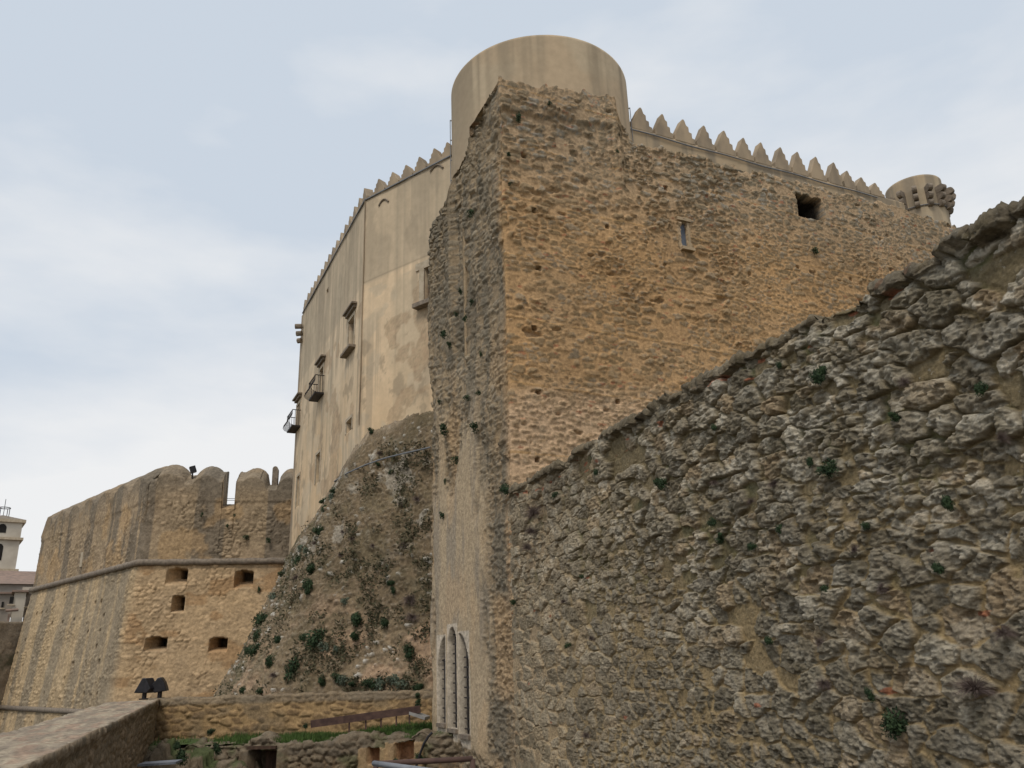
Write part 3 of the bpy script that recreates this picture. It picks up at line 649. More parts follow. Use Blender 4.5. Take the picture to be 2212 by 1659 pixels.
    sq_ = h2(705, 630, 709.5, 619, 636, 630); D_ = h2(749, 916, 761.5, 899, 950, 925); E_ = h2(684, 986, 693, 974, 1045, 1036); G_ = h2(642.5, 1034, 649, 1023, 1095, 1088)
    holes = [(*A, .5), (*B, .5), (*C_, .5), (*sq_, .35), (*D_, .55), (*E_, .5), (*G_, .5)]
    facade('long_facade', F2, 0, L2, holes, 340, c3(.69, .545, .375), .95)
    for hname, H, hood in (('w', A, 1), ('b', B, 1), ('c', C_, 1), ('s', sq_, 0), ('d', D_, 0), ('e', E_, 0), ('g', G_, 0)):
        a, b, z0, z1 = H; wd = b - a; m = (a + b) / 2
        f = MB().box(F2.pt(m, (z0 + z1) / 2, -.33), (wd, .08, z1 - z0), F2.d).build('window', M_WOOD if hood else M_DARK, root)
        if hname != 's':
            fr = MB(); fw = .17
            for sgn in (-1, 1): fr.box(F2.pt(m + sgn * (wd / 2 + fw / 2), (z0 + z1) / 2, .01), (fw, .07, z1 - z0 + .02), F2.d)
            fr.box(F2.pt(m, z1 + fw / 2 + .012, .012), (wd + 2 * fw, .075, fw), F2.d); fr.build('window_surround', M_TRIM, f)
        if hood:
            hd = MB(); hd.box(F2.pt(m, z1 + .56, .11), (wd + .8, .40, .10), F2.d); hd.box(F2.pt(m, z1 + .42, .06), (wd + .55, .22, .17), F2.d); hd.build('window_hood', M_TRIMD, f)
        if hname == 'w': MB().box(F2.pt(m, z0 - .12, .16), (wd + .7, .42, .14), F2.d).build('sill', M_TRIMD, f)
        if hname in 'bc':
            bal = MB().box(F2.pt(m, z0 + .02, .28), (wd + .7, .58, .10), F2.d).build('balcony', M_IRON, root)
            rl = MB(); hw = wd / 2 + .38; top = z0 + 1.15
            corners = [F2.pt(m - hw, top, .02), F2.pt(m - hw, top, .58), F2.pt(m + hw, top, .58), F2.pt(m + hw, top, .02)]
            rl.tube(corners[:2], .03, 4); rl.tube(corners[1:3], .03, 4); rl.tube(corners[2:], .03, 4)
            bul = [(z0 + .06, .50), (z0 + .12, .72), (z0 + .28, .84), (z0 + .48, .80), (z0 + .68, .64), (z0 + .85, .59), (z0 + 1.15, .58)]
            for s in np.linspace(-hw, hw, 13): rl.tube([F2.pt(m + s, z, o_) for z, o_ in bul], .016, 4)
            for sg in (-1, 1):
                for o_ in (.12, .26, .40): rl.tube([F2.pt(m + sg * hw, z0 + .06, o_), F2.pt(m + sg * hw, top, o_)], .016, 4)
            rl.build('railing', M_IRON, bal)
    # return wall at the far end, hidden body
    P5 = Plane(F2.pt(L2, 0), 64); 
    MB().prism([(0, 0), (14, 0), (14, .6), (0, .6)], (*F2.pt(L2 - .02, 0)[:2], 3.0), (P5.d[0], P5.d[1], 0), (-P5.n[0], -P5.n[1], 0) if P5.n[1] < 0 else (P5.n[0], P5.n[1], 0), (0, 0, ztop - 3.02)).build('end_wall', M_MERL, root)
    # string coping under merlons + pipe
    for pl, LL in ((F1, L1), (F2, L2)):
        mb = MB(); mb.tube([pl.pt(s, ztop - .02, .06) for s in np.linspace(0, LL, 12)], .045, 5); mb.build('cable', M_CABLE, root)
    mb = MB(); zc = F1.hit(770, 925)[1]; mb.tube([F1.pt(L1 - .02, 13.5, .05), F1.pt(L1 - .02, 26.5, .05)], .03, 6); mb.build('downpipe', M_MERL, root)
    for x, y in ((975, 306), (938, 322), (906, 344), (877, 363), (848, 381), (818, 398)):
        s, z = F1.hit(x, y); merlon(F1, max(s, .35), ztop, .96, max(z, 27.45) - ztop + .05, .5, False, root)
    xs = [797, 785, 772, 761, 752, 742, 733, 724, 716, 706, 699, 691, 684, 677, 670, 662]; ys = [418, 439, 460, 477, 495, 516, 533, 551, 567, 583, 600, 615, 628, 641, 653, 666]
    for i in range(16): 
        s = .35 + i * (L2 - .7) / 15.0; merlon(F2, s, ztop, .98, .98, .5, False, root)
    # corbels of the far corner turret
    mb = MB()
    zc = F2.hit(650, 715)[1]
    for j in range(3): mb.tube([F2.pt(L2 - .35, zc - j * .55, .1), F2.pt(L2 - .35 + .2, zc - j * .55, .55 - j * .12)], .2, 8)
    mb.build('corbel', M_TRIMD, root)
palace()

# ================================================================== scree slope
def mound():
    T = []
    for x, y in ((985, 852), (925, 864), (895, 868), (865, 878), (840, 888), (815, 900), (790, 915)):
        s, z = F1.hit(x, y); T.append(F1.pt(s, z + .35 + .55 * float(sm(x, 850, 930)), -.25))
    for x, y in ((768, 938), (752, 968), (735, 1000), (715, 1035), (690, 1082), (665, 1118), (640, 1148)):
        s, z = F2.hit(x, y); T.append(F2.pt(s, z + .15, -.25))
    T.append(F2.pt(17.5, 9.0, -.3))
    Bp = [(-1.6, 31.5), (-3.6, 31.9), (-4.8, 32.3), (-6.0, 32.7), (-7.4, 33.2), (-8.9, 33.7), (-10.4, 34.3), (-11.9, 35.2), (-13.2, 36.6), (-14.6, 38.6), (-16.0, 41.3), (-17.4, 44.6), (-18.6, 48.2), (-19.6, 52.0), (-20.6, 57)]
    T = np.array(T); B = np.array([(x, y, -2.4) for x, y in Bp]); n = len(T)
    s = np.linspace(0, n - 1, 420); ii = np.arange(n)
    def cr(A, s):
        i = np.clip(np.floor(s).astype(int), 0, n - 2); t = (s - i)[:, None]
        p0, p1, p2, p3 = A[np.clip(i - 1, 0, n - 1)], A[i], A[i + 1], A[np.clip(i + 2, 0, n - 1)]
        return .5 * ((2 * p1) + (-p0 + p2) * t + (2 * p0 - 5 * p1 + 4 * p2 - p3) * t * t + (-p0 + 3 * p1 - 3 * p2 + p3) * t ** 3)
    Tt, Bb = cr(T, s), cr(B, s); t = np.linspace(0, 1, 300)[:, None, None]
    P = Bb[None] * (1 - t) + Tt[None] * t
    # slightly concave foot: steeper above
    k_ = (4 * t * (1 - t)); mid = (Bb - Tt); mid[:, 2] = 0; P = P - mid[None] * k_ * .07
    ds = np.concatenate([[0], np.cumsum(np.linalg.norm(np.diff((P[150]), axis=0), axis=1))]); U = np.broadcast_to(ds[None], (300, 420)); W = P[..., 2]
    N = grid_normals(P, k=2)
    if np.mean(N[..., 2]) < 0: N = -N; fl = True
    else: fl = False
    e, r1, r2, r3, ox, oy = stones(U, W * 1.05, .24, .15, 401, .45)
    e2, q1, q2, q3, _, _ = stones(U, W, .9, .7, 402, .4)
    n = fbm(U * 3, W * 3, 4, 405)
    mask = sm(e + (n - .5) * .5, .1, .4) * (r2 > .35)
    gul = fbm(U * .55 + W * .12, W * .18, 4, 407) - .5
    fade = sm(t[..., 0], 0.985, .93)[:, :1]
    D = .1 + gul * .55 + (fbm(U * 1.2, W * 1.3, 4, 409) - .5) * .35 + mask * (.03 + .09 * r1) + (r3 > .90) * mask * .05 + (fbm(U * 6, W * 7, 5, 411, .65) - .5) * .16
    D = D * (1 - .85 * sm(t[..., 0], .80, .93))
    # hollow at the right under the cable
    P = P + N * D[..., None]
    C = mixc3(c3(.175, .13, .08), c3(.265, .20, .125), fbm(U * 1.1, W * 1.1, 4, 413))
    C = mixc3(C, mixc3(c3(.16, .12, .08), c3(.31, .25, .175), r1), mask * .7)
    C = mixc3(C, c3(.58, .54, .47), (r3 > .90) * mask * sm(fbm(U * .5, W * .5, 3, 415), .40, .55) * .9)
    wt = sm(fbm(U * .8, W * .9, 5, 417, .62), .57, .64) * sm(W, 5.5, 8) * (1 - sm(W, 11.5, 12.5)); C = mixc3(C, c3(.50, .46, .39), wt * .5)
    C = mixc3(C, c3(.42, .29, .19), sm(fbm(U * .5, W * .7, 4, 419), .53, .66) * (1 - sm(W, 3, 6)) * .8)
    gr = sm(fbm(U * .9, W * 1.1, 5, 421, .6), .50, .66) * (.35 + .5 * sm(U, U.max() * .35, U.max() * .6)); C = mixc3(C, c3(.085, .085, .045), gr * .75)
    C = mixc3(C, c3(.40, .315, .22), sm(t[..., 0] + .05 * (fbm(U * .8, U * 0, 3, 425) - .5), .91, .94) * .75 * (np.arange(420)[None] < 240))
    C = C * (.90 * (.8 + .4 * fbm(U * .35, W * .35, 3, 431)))[..., None]
    fc = grid_faces(300, 420)
    o = mk('scree_slope', P, fc[:, ::-1] if fl else fc, M_ROCK, smooth=True, col=C); tag(o, kind='structure')
    v = P[::4, ::4].reshape(-1, 3); f = grid_faces(75, 105)
    return BVHTree.FromPolygons([tuple(p) for p in v], [tuple(map(int, q)) for q in f])
MBVH = mound()
def on_mound(x, y):
    r = Vector(ray(x, y)).normalized(); h = MBVH.ray_cast(Vector(EYE), r)
    return (np.array(h[0]), np.array(h[1])) if h[0] is not None else None

# pale cable crossing the slope
def slope_cable():
    pts = []
    for x, y in ((722, 1040), (750, 1022), (790, 1004), (830, 990), (870, 980), (905, 972), (930, 966)):
        h = on_mound(x, y)
        if h is not None: pts.append(h[0] + (EYE - h[0]) / np.linalg.norm(EYE - h[0]) * .45)
    if len(pts) > 2: tag(MB().tube(pts, .035, 6).build('cable', M_CABLE), 'thin pale grey cable strung across the top of the rocky slope', 'cable')
slope_cable()

# ================================================================== bastion
def bastion():
    zs = BR.hit(450, 1214)[1]
    root = empty('bastion', (BC[0], BC[1], -7), 'massive angular stone bastion with rounded merlons and gun ports, left of the palace', 'bastion')
    LL = BL.hit(95, 1115)[0]; LR = 16.0
    e0 = BL.pt(LL, 0)[:2]
    pts = [e0 + np.array([6, 12.]), e0, BL.pt(0.25, 0)[:2], BR.pt(.25, 0)[:2], BR.pt(LR, 0)[:2]]
    plan, cum = polyplan(pts, 1); uC = cum[2] + .18
    xx, nn = plan(np.array([uC + 5.0]))
    if nn[0][1] < 0: plan, cum = polyplan(pts, -1)
    sx = lambda x: BR.hit(x, 1040)[0]
    ports = []
    def prt(x0, y0, x1, y1, rl=.5, rb=.45, dk=2.5):
        a, z1 = BR.hit(x0, y0); b, z0 = BR.hit(x1, y1); ports.append((a, b, z0, z1, rl, rb, dk))
    prt(361, 1228, 405, 1262, .55, .42); prt(508, 1233, 547, 1271, .3, .48); prt(375, 1288, 400, 1322, .42, .2); prt(319, 1378, 365, 1406, .42, .42); prt(456, 1379, 494, 1407, .32, .40)
    ex = []
    for p in ports: ex += [p[0], p[1], p[0] + (p[1] - p[0]) * p[4]]
    ga, gb = BR.hit(483, 1040)[0], BR.hit(510, 1040)[0]
    ex += [ga, gb]
    U = uarr(-uC, cum[-1] - uC, lambda u_: .075 if u_ > -1 else .10, ex)
    # merlon outline along the front edge
    zt = np.full(U.shape, 14.9); zt = np.where((U > sx(360)) & (U < sx(425)), 15.3, zt)
    for x0, x1, yt in ((322, 402, 1022), (411, 480, 1026), (513, 578, 1030), (597, 650, 1030)):
        a, b = sx(x0), sx(x1); zz = BR.hit((x0 + x1) / 2, yt)[1]; t = np.clip((U - a) / (b - a), 0, 1); m = (U >= a) & (U <= b)
        zt = np.where(m, np.maximum(zt, 14.7 + (zz - 14.7) * np.sqrt(np.clip(1 - (2 * t - 1) ** 2, 0, 1))), zt)
    zt = np.where((U > sx(320)) & (U < sx(340)), 15.6, zt); zt = np.where((U > sx(455)) & (U < ga), np.maximum(zt, 15.6), zt); zt = np.where((U >= gb) & (U < sx(530)), np.maximum(zt, 15.6), zt)
    zsl = BR.hit(495, 1075)[1]; zt = np.where((U > ga) & (U < gb), zsl - .8, zt)
    lfm = (U < sx(322)) & (U > -uC + 12)
    ph = ((-U) / 3.6) % 1; bump = np.sqrt(np.clip(1 - ((ph - .5) / .47) ** 2, 0, 1)); zt = np.where(lfm, 14.7 + 1.5 * bump, zt)
    zt = np.where(U < -LL + 1.0, zt - (-LL + 1.0 - U) * 1.2, zt); zt = np.clip(zt, 9.8, None)
    backh = np.where((U > ga) & (U < gb), zsl + .0, zt + np.where(zt > 15.2, 1.3, .9))
    Zf = np.concatenate([np.arange(-7.0, 15.0, .085), [15.05]])
    def disp(u, w, front):
        e, r1, r2, r3, ox, oy = stones(u, w, .50, .26, 501, .18)
        low = 1 - sm(w, zs - .1, zs + .1)
        worn = sm(fbm(u * .35, w * .4, 4, 503), .50, .60)
        n = fbm(u * 3, w * 3.5, 4, 505); mask = sm(e + (n - .5) * .4, .08, .3)
        D = mask * (.02 + .06 * r1) * (.35 + 1.0 * worn) + (fbm(u * 9, w * 11, 2, 506, .7) - .5) * .07 + .14 * (fbm(u * .2, w * .15, 3, 507) - .5)
        ho = (hsh(np.floor(u / 1.3 + 9), np.floor(w / 1.1), 509) > .86) & (u < 0); cx = (u / 1.3 + 9) % 1 - .5; cy = (w / 1.1) % 1 - .5
        hm = ho & (cx ** 2 * 1.7 + cy ** 2 < .025) & (w < zs - 1); D = np.where(hm, -.5, D)
        D = D + low * (zs - w) * .115                       # battered foot
        D = D - np.where(w > zs + .3, (w - zs - .3) * .03, 0)
        D = np.where(front & (w < 14.0), D, D * .45)
        h = np.zeros(u.shape)
        for a, b, z0, z1, rl, rb, dk in ports:
            t = (u - a) / (b - a); v = (w - z0) / (z1 - z0); arch = 1 - .10 * (2 * t - 1) ** 2
            m = (t > 0) & (t < 1) & (v > 0) & (v < arch) & front
            dd = 1.3 * np.minimum(np.minimum(t / rl, 1), np.minimum(v / rb, 1)); dark = (t > rl) & (v > rb) & m
            base = low * (zs - z0) * .115
            D = np.where(m, base - dd, D); D = np.where(dark, base - 1.3 - dk, D); h = np.where(m, 1, h); h = np.where(dark, 2, h)
        return D, (mask, r1, r2, worn, low, h, hm)
    def colr(u, w, front, aux):
        mask, r1, r2, worn, low, h, hm = aux
        left = 1 - sm(u, -.4, .3)
        up = mixc3(c3(.40, .295, .19), c3(.31, .235, .15), fbm(u * .4, w * .4, 3, 511))
        st = sm(fbm(u * (.9), w * .05, 4, 513, .55), .46, .56); up = mixc3(up, c3(.19, .155, .115), st * .85)
        up = mixc3(up, c3(.44, .29, .15), sm(fbm(u * .5, w * .45, 4, 515), .55, .66) * .55)
        lo = mixc3(c3(.52, .365, .21), c3(.42, .305, .19), fbm(u * .5, w * .6, 4, 517)); lo = mixc3(lo, c3(.36, .21, .10), sm(fbm(u * .5, w * .9, 4, 519), .56, .66) * .6)
        lol = mixc3(c3(.46, .34, .205), c3(.30, .24, .165), sm(fbm(u * .8 + w * .08, w * .06, 4, 521), .42, .62)); lo = mixc3(lo, lol, left)
        C = mixc3(up, lo, low); C = C * (1 + .42 * (r1 - .5) * mask)[..., None]
        C = mixc3(C, c3(.20, .17, .13), sm(w, 14.2, 15.6) * .55)
        C = mixc3(C, C * .65, (1 - mask) * worn * .6)
        C = np.where((h == 2)[..., None], c3(.02, .017, .013), C); C = np.where(hm[..., None], c3(.10, .075, .05), C)
        return C
    plan2 = lambda _U: plan(_U + uC)
    # custom cap: rises to the back
    xy, nin = plan2(U); ny = len(Zf); zt_ = zt + .06 * (fbm(U * .8, U * 0, 3, 531) - .5)
    v = (Zf - Zf[0]) / (Zf[-1] - Zf[0]); keep = 15.05
    Zg = np.where(v[:, None] >= 0, Zf[0] + v[:, None] * (np.minimum(zt_, 99)[None] - Zf[0]), 0)
    # keep rows level up to the string course, stretch above it
    ks = np.searchsorted(Zf, zs + .2); Zg = np.repeat(Zf[:, None], len(U), 1); a_ = (Zf[ks:] - Zf[ks]) / (Zf[-1] - Zf[ks]); Zg[ks:] = Zf[ks] + a_[:, None] * (zt_[None] - Zf[ks])
    P = np.zeros((ny, len(U), 3)); P[..., :2] = xy[None]; P[..., 2] = Zg
    nc = 14; cd = np.linspace(0, 2.6, nc + 1)[1:]; tt = cd / 2.6
    Pc = np.zeros((nc, len(U), 3)); Pc[..., :2] = xy[None] + nin[None] * cd[:, None, None]; Pc[..., 2] = zt_[None] + (backh - zt)[None] * np.sin(tt * math.pi / 2)[:, None]
    PP = np.concatenate([P, Pc]); W = np.concatenate([Zg, zt_[None] + cd[:, None] * np.ones(len(U))[None]]); UU = np.broadcast_to(U[None], W.shape)
    front = np.zeros(W.shape, bool); front[:ny] = True; N = grid_normals(PP, k=1); fl = np.mean(np.sum(N[:ny, :, :2] * nin[None], -1)) > 0
    if fl: N = -N
    D, aux = disp(UU, W, front); C = colr(UU, W, front, aux); PP = PP + N * D[..., None]
    PP = np.concatenate([PP, np.concatenate([PP[-1:, :, :2], np.full((1, len(U), 1), -7.0)], -1)]); C = np.concatenate([C, C[-1:]])
    fc = grid_faces(PP.shape[0], len(U)); mk('masonry', PP, fc[:, ::-1] if fl else fc, M_FAR, root, True, col=C)
    # rounded string course
    rp = [BL.pt(LL + .1, zs, .1), BL.pt(LL * .5, zs, .12), BL.pt(1, zs, .12), BL.pt(-.05, zs, .13), BR.pt(.8, zs, .12), BR.pt(LR, zs, .12)]
    pts_ = []
    for i in range(len(rp) - 1):
        n_ = max(2, int(np.linalg.norm(rp[i + 1] - rp[i]) / .5))
        for k_ in range(n_): q = rp[i] + (rp[i + 1] - rp[i]) * k_ / n_; pts_.append(q + np.array([0, 0, .03 * math.sin(k_ * 2.3)]))
    MB().tube(pts_ + [rp[-1]], .24, 8).build('string_course', M_TRIMD, root, smooth=True)
    zl = -0.6 ; off = (zs - zl) * .115 + .1
    MB().tube([BL.pt(LL, zl, off), BL.pt(.2, zl, off), BR.pt(-.3, zl, off), BR.pt(5, zl, off)], .2, 8).build('string_course', M_TRIMD, root, smooth=True)
    # little thin merlon and loophole
    s, z = BR.hit(590, 1000)
    mb = MB(); w_ = .42; mb.prism([(-w_ / 2, -2.4), (w_ / 2, -2.4), (w_ / 2, .0)] + [(w_ / 2 * math.cos(a), .22 * math.sin(a)) for a in np.linspace(.3, math.pi - .3, 5)] + [(-w_ / 2, 0)], BR.pt(s, z - .1, -1.6), (BR.d[0], BR.d[1], 0), (0, 0, 1), (-BR.n[0] * .8, -BR.n[1] * .8, 0)); mb.build('merlon', M_TRIMD, root)
    s, z0 = BL.hit(176, 1225); z1 = BL.hit(177, 1194)[1]; MB().box(BL.pt(s, (z0 + z1) / 2, .04), (.55, .12, z1 - z0), BL.d).build('loophole', M_TRIM, root)
    # wire in the embrasure, floodlight on top
    mb = MB()
    for y in (1065, 1069): a = BR.hit(483, y); b = BR.hit(511, y); mb.tube([BR.pt(a[0] - .1, a[1], -2.2), BR.pt(b[0] + .1, b[1], -2.2)], .02, 4)
    tag(mb.build('safety_wire', M_IRON), 'two thin wires strung across the gap between the bastion merlons', 'wire')
    s, z = BR.hit(411, 1008); f = empty('floodlight', BR.pt(s, z - .5, -1.0), 'small black floodlight perched between the left merlons of the bastion', 'floodlight')
    MB().box(BR.pt(s, z, -1.0), (.42, .42, .5), (1, .5), tilt=.35).build('housing', M_BLACK, f); MB().tube([BR.pt(s, z - .7, -1.0), BR.pt(s, z - .1, -1.0)], .06, 6).build('bracket', M_IRON, f)
bastion()

# ================================================================== parapet + low wall
def parapet():
    c_in, c_out = hz(344, 1512, PZ), hz(293, 1508, PZ); n_in, n_out = hz(54, 1659, PZ), hz(0, 1608, PZ)
    d = (n_in - c_in)[:2]; Ln = np.linalg.norm(d); d = d / Ln; nrm = np.array([d[1], -d[0]])
    if np.dot(nrm, -c_in[:2]) < 0: nrm = -nrm
    wd = 1.75; L_ = Ln + 8
    U = uarr(0, L_, lambda s: max(.03, .09 - s * .0022)); xyf = lambda U_: (c_in[:2][None] + U_[:, None] * d[None], np.broadcast_to(-nrm, (len(U_), 2)))
    zt = PZ + .05 * (fbm(U * 1.5, U * 0, 3, 601) - .5); Zf = np.linspace(-4.2, PZ, 130)
    def disp(u, w, front):
        e, r1, r2, r3, ox, oy = stones(u, w, .42, .20, 605, .3); mask = sm(e + (fbm(u * 5, w * 5, 3, 606) - .5) * .3, .05, .25)
        return mask * .045 * (.4 + r1) * np.where(front, 1, .4) + .03 * (fbm(u * 4, w * 4, 3, 607) - .5) - np.where(front, .05 * sm(-w, -PZ + .1, -PZ + .25), 0), (mask, r1, r2)
    def colr(u, w, front, a):
        mask, r1, r2 = a
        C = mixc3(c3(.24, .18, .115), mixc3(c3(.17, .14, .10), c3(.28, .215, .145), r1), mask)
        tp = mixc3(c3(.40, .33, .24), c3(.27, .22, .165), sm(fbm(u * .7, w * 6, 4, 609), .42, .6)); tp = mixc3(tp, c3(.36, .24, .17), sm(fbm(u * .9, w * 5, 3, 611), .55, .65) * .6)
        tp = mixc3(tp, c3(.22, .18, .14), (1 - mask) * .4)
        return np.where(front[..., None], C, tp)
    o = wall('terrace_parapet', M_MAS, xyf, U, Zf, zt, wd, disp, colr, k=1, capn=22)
    tag(o, 'low stone parapet with broad worn flat top running along the bottom left', 'wall')
    # low wall to the buttress
    e = hz(912, 1496, PZ); a = c_in[:2] - nrm * .3; b = e[:2] * .995; dd = b - a; L2 = np.linalg.norm(dd); dd /= L2
    xyf2 = lambda U_: (a[None] + U_[:, None] * dd[None], np.broadcast_to(np.array([-dd[1], dd[0]]), (len(U_), 2)))
    U = np.arange(-.2, L2 + 1.1, .05); Zf = np.linspace(-1.4, PZ, 60); zt = PZ + .07 * (fbm(U * 1.3, U * 0, 3, 621) - .5) + .05 * vn(U * 3, U * 0, 622)
    def disp(u, w, front):
        e, r1, r2, r3, ox, oy = stones(u, w, .46, .22, 625, .12); mask = sm(e + (fbm(u * 5, w * 5, 3, 626) - .5) * .3, .08, .3) * (r2 > .2)
        return mask * .05 * (.4 + r1) + .035 * (fbm(u * 9, w * 11, 3, 627, .7) - .5), (mask, r1, r2)
    def colr2(u, w, front, a_):
        mask, r1, r2 = a_
        C = mixc3(c3(.36, .24, .12), mixc3(c3(.17, .11, .06), c3(.35, .235, .12), r1), mask * .85)
        C = mixc3(C, c3(.15, .125, .09), sm(fbm(u * .9, w * 1.2, 3, 631), .5, .65) * .45)
        C = mixc3(C, c3(.19, .16, .12), sm(w, PZ - .28, PZ - .12) * .65); return C
    o = wall('low_wall', M_MAS, xyf2, U, Zf, zt, .6, disp, colr2, k=1); tag(o, 'low ochre stone wall crossing below the rocky slope to the buttress', 'wall')
    return c_in, c_out, a, b, dd, nrm, d
c_in, c_out, lwa, lwb, lwd, pnrm, pdir = parapet()

# grass terrace in front of the low wall, ruins
RA = np.array([-13.3, 30.6]); RB = np.array([-2.6, 29.0])
def ruins():
    # terrace soil
    A = lwa + np.array([0, .2]); B = lwb + np.array([.4, .2])
    nx, ny = 160, 40; s = np.linspace(0, 1, nx); t = np.linspace(0, 1, ny)
    front = RA[None] * (1 - s[:, None]) + RB[None] * s[:, None]; front = front + np.array([0, .3])
    back = A[None] * (1 - s[:, None]) + B[None] * s[:, None]
    XY = front[None] * (1 - t[:, None, None]) + back[None] * t[:, None, None]
    Z = -.50 + .25 * (fbm(XY[..., 0] * 1.2, XY[..., 1] * 1.2, 4, 701) - .5) + .35 * sm(XY[..., 0], -7, -3.5) * t[:, None]
    C = mixc3(c3(.16, .13, .08), c3(.07, .10, .035), sm(fbm(XY[..., 0], XY[..., 1], 3, 703), .35, .55))
    o = mk('terrace_soil', np.concatenate([XY, Z[..., None]], -1), grid_faces(ny, nx), M_ROCK, smooth=True, col=C); tag(o, kind='structure')
    # grass
    rnd = random.Random(5); mb = MB()
    for _ in range(14000):
        u = rnd.random() ** .62; v = rnd.random() ** 1.0
        if u < .32 and rnd.random() < .75: continue
        p = (RA * (1 - u) + RB * u + np.array([0, .3])) * (1 - v) + (A * (1 - u) + B * u) * v
        g_ = float(fbm(np.array([p[0] * 1.1]), np.array([p[1] * 1.1]), 2, 711)[0])
        if g_ < .42: continue
        z = -.52 + .35 * float(sm(p[0], -7, -3.5)) * v; h = rnd.uniform(.08, .26) * (.5 + g_); a = rnd.uniform(0, 6.28); w = .022; l = rnd.uniform(-.08, .08)
        mb.add([(p[0] - w * math.cos(a), p[1] - w * math.sin(a), z), (p[0] + w * math.cos(a), p[1] + w * math.sin(a), z), (p[0] + l, p[1] + l * .5, z + h)], [(0, 1, 2)])
    tag(mb.build('grass', M_GRASSY), 'fresh green grass growing on the ledge below the low stone wall', 'grass', kind='stuff')
    # ruined wall
    dd = RB - RA; Lr = np.linalg.norm(dd); dd /= Lr; pl = Plane(RA, math.degrees(math.atan2(dd[0], dd[1])))
    U = np.arange(-.3, Lr + .6, .045); zt = -.45 + .32 * (fbm(U * .9, U * 0, 3, 721) - .5) + .28 * (vn(U * 2.2, U * 0, 723) - .5) - .5 * (1 - sm(U, .5, 3.0)) * vn(U * 1.3, U * 0, 725)
    zt = zt + .18 * sm(U, 6, 10)
    Zf = np.linspace(-4.4, -.45, 95)
    hs = []
    for x0, y0, x1, y1, dp in ((540, 1620, 596, 1665, 1.4), (796, 1616, 820, 1650, .45), (854, 1604, 893, 1643, .5)):
        a, z1 = pl.hit(x0, y0); b, z0 = pl.hit(x1, y1); hs.append((a, b, z0 - (1.2 if dp > 1 else 0), z1, dp))
    def disp(u, w, front):
        e, r1, r2, r3, ox, oy = stones(u, w, .40, .22, 731, .45); n = fbm(u * 4, w * 4, 4, 733); mask = sm(e + (n - .5) * .3, .05, .28)
        D = mask * (.03 + .08 * r1) + (fbm(u * 9, w * 10, 3, 734, .65) - .5) * .12 + .35 * (fbm(u * .8, w * .9, 3, 735) - .5); h = np.zeros(u.shape)
        for a, b, z0, z1, dp in hs:
            m = (u > a) & (u < b) & (w > z0) & (w < z1 - .06 * np.sin(u * 3)) & front; D = np.where(m, -dp, D); h = np.where(m, 2 if dp > 1 else 1, h)
            fr = np.maximum(np.abs(u - (a + b) / 2) - (b - a) / 2, np.abs(w - (z0 + z1) / 2) - (z1 - z0) / 2); D = np.where((fr > 0) & (fr < .34) & (w < z1) & front, .10, D)
        return D, (mask, r1, r2, h)
    def colr(u, w, front, aux):
        mask, r1, r2, h = aux
        C = mixc3(c3(.19, .13, .075), mixc3(c3(.14, .105, .07), c3(.25, .19, .12), r1), mask); C = mixc3(C, c3(.18, .155, .12), sm(w, -1.3, -.7) * .5)
        C = mixc3(C, c3(.09, .10, .045), sm(fbm(u * 1.3, w * 1.5, 4, 737), .52, .65) * .6)
        for a, b, z0, z1, dp in hs:
            if dp < 1:
                fr = np.maximum(np.abs(u - (a + b) / 2) - (b - a) / 2, 0); C = mixc3(C, c3(.42, .28, .15), ((fr < .34) & (w < z1) & (w > z0 - .3)) * .7)
        C = np.where((h == 2)[..., None], c3(.03, .02, .015), C); C = np.where((h == 1)[..., None], c3(.36, .21, .12) * (.8 + .4 * vn(u * 4, w * 4, 739))[..., None], C); return C
    def plan(U_): return pl.p[None] + U_[:, None] * pl.d[None], np.broadcast_to(-pl.n, (len(U_), 2))
    root = empty('ruined_wall', (*RA, -4.3), 'ruined rubble wall with a dark doorway and shallow niches below the grassy ledge', 'ruin')
    wall('masonry', M_MAS, plan, U, Zf, zt, .9, disp, colr, root, k=1)
    a, b, z0, z1, dp = hs[0]
    mb = MB(); mb.box(pl.pt((a + b) / 2, z1 + .08, .12), (b - a + .04, .12, .10), pl.d); mb.build('lintel', M_WOOD, root)
    mb = MB()
    for k_ in range(5): mb.box(pl.pt(a + (b - a) * (.42 + .13 * k_), (z0 + z1) / 2, -.55), (.12, .06, z1 - z0), pl.d)
    mb.build('door', M_WOOD, root)
    # tumbled masonry heap at the left
    n1, n2 = 150, 150; X, Y = np.meshgrid(np.linspace(-13.5, -5.0, n1), np.linspace(22.5, 30.9, n2))
    e, r1, r2, r3, ox, oy = stones(X, Y, .75, .6, 751, .5); n = fbm(X * 3, Y * 3, 4, 753)
    H = -3.7 + 2.6 * sm(Y, 25.5, 30.5) * (1 - sm(X, -9.8, -7.6)) + 1.1 * np.floor(2.99 * np.clip(fbm(X * .5, Y * .5, 2, 755), 0, 1)) / 3 * (1 - sm(X, -9.3, -7.5)) + .22 * sm(e, .05, .2) * (.3 + r1) + .20 * (fbm(X * 6, Y * 6, 3, 754, .65) - .5)
    C = mixc3(c3(.11, .085, .055), c3(.21, .165, .115), r1 * sm(e, .05, .3)); C = mixc3(C, c3(.06, .085, .03), sm(fbm(X * .9, Y * .9, 4, 757), .5, .6) * .8)
    o = mk('fallen_masonry', np.stack([X, Y, H], -1), grid_faces(n2, n1), M_MAS, smooth=True, col=C); tag(o, 'heap of tumbled overgrown masonry in the sunken corner by the parapet', 'rubble', kind='stuff')
    # rusty beam + grey slab
    p0 = hz(672, 1563, -.32); p1 = hz(908, 1530, -.32); 
    p0 = at(672, 1564, 31.2); p1 = at(908, 1532, 30.6)
